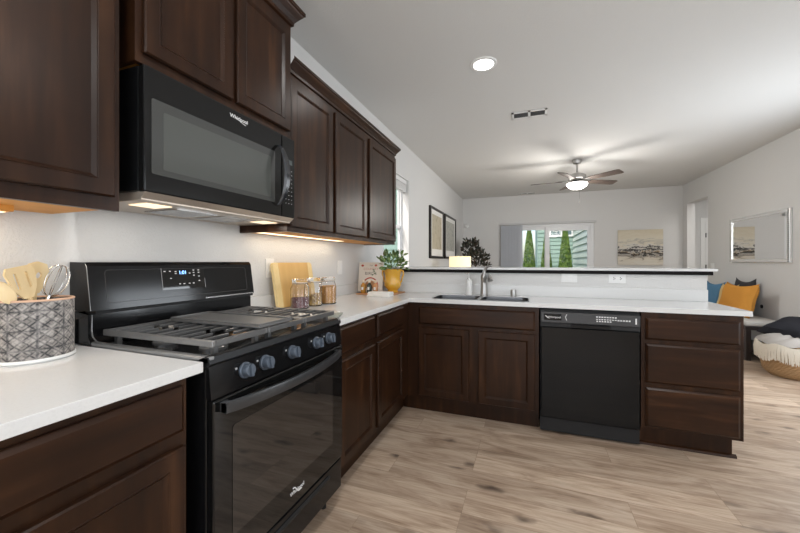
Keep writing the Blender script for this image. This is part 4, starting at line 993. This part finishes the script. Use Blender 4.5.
# bench along the right wall
bn = thing('bench', 'dark framed bench with pale grey cushion along the right wall', 'bench', (4.22, 5.4, 0))
bf = mat('dark_bench_wood', (.03, .022, .02), .4)
bx0, bx1, by0, by1 = 4.0, 4.42, 4.66, 6.15
part('seat_frame', lambda b: box(b, bx0, bx1, by0, by1, .375, .42, .004), bf, bn)
part('cushion', lambda b: box(b, bx0, bx1, by0, by1, .4205, .475, .02), mat('pale_grey_cushion', (.52, .50, .47), .9), bn, True)
for x in (bx0+.03, bx1-.03):
    for y in (by0+.03, by1-.03): part('leg', lambda b: box(b, x-.025, x+.025, y-.025, y+.025, 0.001, .375, .003), bf, bn)
part('lower_shelf', lambda b: box(b, bx0+.01, bx1-.01, by0+.01, by1-.01, .10, .13, .003), bf, bn)
def pillow(name, label, loc, w_, h_, th, rx, rz, m_, ry=0, puff=1.0):
    bm = bmesh.new(); n = 14; G = []
    for s in (1, -1):
        g = []
        for i in range(n+1):
            for j in range(n+1):
                u = -1+2*i/n; v = -1+2*j/n
                e = max(0, (1-u**4)*(1-v**4))**.5
                px = u*w_/2*(1-.12*(1-v*v)*abs(u)**3); pz = v*h_/2*(1-(.24 if v > 0 else .08)*(1-u*u)*abs(v)**3)
                g.append(bm.verts.new((px, s*th/2*e*puff+.003*math.sin(5*u+7*v), pz)))
        G.append(g)
        for i in range(n):
            for j in range(n):
                a = i*(n+1)+j; q = (g[a], g[a+n+1], g[a+n+2], g[a+1]); bm.faces.new(q)
    bmesh.ops.remove_doubles(bm, verts=bm.verts, dist=.0005)
    M = Matrix.Rotation(rz, 4, 'Z') @ Matrix.Rotation(rx, 4, 'X') @ Matrix.Rotation(ry, 4, 'Y')
    bmesh.ops.transform(bm, matrix=M, verts=bm.verts)
    o = obj(name, bm, m_, None, True); o.location = loc; tag(o, label, 'pillow'); return o
def fab(n, c):
    m = mat(n, c, .9, spec=.2); v = coords(m); bump(m, noise(m, v, 40, 3), .4, .006); return m
pillow('throw_pillow', 'mustard yellow throw pillow leaning on the bench, largest in view', (4.17, 5.22, .70), .60, .46, .16, math.radians(-14), math.radians(-82), fab('mustard_cloth', (.60, .27, .05)))
pillow('throw_pillow', 'denim blue throw pillow at the far end of the bench', (4.20, 5.98, .69), .42, .44, .12, math.radians(-14), math.radians(-80), fab('denim_cloth', (.09, .20, .32)))
pillow('throw_pillow', 'pale yellow pillow squeezed between blue and mustard pillows', (4.22, 5.60, .68), .36, .42, .08, math.radians(-12), math.radians(-84), fab('pale_yellow_cloth', (.66, .50, .24)))
pillow('throw_pillow', 'charcoal pillow behind the mustard one, one corner showing', (4.35, 5.47, .73), .46, .50, .08, math.radians(-5), math.radians(-88), fab('charcoal_cloth', (.05, .05, .055)))
single('door_stop', lambda b: lathe(b, [(0, 0), (.026, 0), (.024, .008), (0, .010)], seg=16, M=Matrix.Translation((XW-.001, 5.276, .604)) @ Matrix.Rotation(-PI/2, 4, 'Y'), cap=False), blackdull, 'small round black wall cap on the right wall beside the pillows', 'wall fitting', smooth=True)
# basket with blanket and pillow
def weave_mat():
    m = mat('woven_seagrass', (.55, .33, .15), .8); v = coords(m)
    wv = N(m, 'ShaderNodeTexWave'); wv.inputs['Scale'].default_value = 22; wv.inputs['Distortion'].default_value = 3; wv.bands_direction = 'Z'; L(m, v, wv.inputs['Vector'])
    L(m, ramp(m, wv.outputs['Fac'], [(.2, (.33, .17, .07)), (.7, (.66, .43, .22))]), BS(m).inputs['Base Color']); bump(m, wv.outputs['Fac'], .8, .01); return m
bk = thing('woven_basket', 'round woven seagrass basket on the floor by the bench', 'basket', (4.17, 4.12, 0))
part('body', lambda b: lathe(b, [(0, .001), (.21, .001), (.255, .05), (.275, .16), (.262, .28), (.248, .32), (.236, .32), (.250, .27), (.262, .16), (.243, .06), (0, .03)], seg=40, cap=False), weave_mat(), bk, True, False)
part('rim', lambda b: tube(b, [(.245*math.cos(2*PI*k/36), .245*math.sin(2*PI*k/36), .325) for k in range(36)], .012, 8, closed=True), weave_mat(), bk, True, False)
pillow('throw_pillow', 'black pillow lying on top of the woven basket', (4.19, 4.15, .50), .46, .42, .15, math.radians(-70), math.radians(-66), fab('black_cloth', (.018, .018, .022)))
# throw blanket draped over the basket's camera side
def f_thr(b):
    nu, nv = 26, 12; g = {}
    for s in (0, 1):
        for i in range(nu+1):
            for j in range(nv+1):
                a = math.radians(158+95*i/nu); v = j/nv
                r_ = .10+.205*v**.8; z = .435-.09*v**2.2+.010*math.sin(v*9+i*.7)
                r_ += .007*s; z += .004*s
                g[s, i, j] = b.verts.new((r_*math.cos(a), r_*math.sin(a), z))
        for i in range(nu):
            for j in range(nv): b.faces.new((g[s, i, j], g[s, i+1, j], g[s, i+1, j+1], g[s, i, j+1]))
    for i in range(nu):
        for j in (0, nv): b.faces.new((g[0, i, j], g[0, i+1, j], g[1, i+1, j], g[1, i, j]))
    for j in range(nv):
        for i in (0, nu): b.faces.new((g[0, i, j], g[0, i, j+1], g[1, i, j+1], g[1, i, j]))
bl = thing('throw_blanket', 'grey knitted throw with cream fringe draped over the basket', 'blanket', (4.17, 4.12, .34))
part('cloth', lambda b: (f_thr(b), bmesh.ops.translate(b, vec=(0, 0, -.34), verts=b.verts)), fab('grey_knit', (.34, .31, .28)), bl, True, False)
def f_fri(b):
    rnd = random.Random(6)
    for k in range(58):
        a = math.radians(158+95*(k+.5)/58); z0 = -.015+.012*math.sin(k/58*13); r_ = .307
        for q in range(3):
            da = rnd.uniform(-.02, .02)
            tube(b, [(r_*math.cos(a), r_*math.sin(a), z0+.02), ((r_+.010)*math.cos(a+da), (r_+.010)*math.sin(a+da), z0-.05), ((r_+.005)*math.cos(a+2*da), (r_+.005)*math.sin(a+2*da), z0-.13-.03*rnd.random())], [.006, .005, .003], 5)
part('fringe', f_fri, fab('cream_yarn', (.72, .66, .56)), bl, True, False)
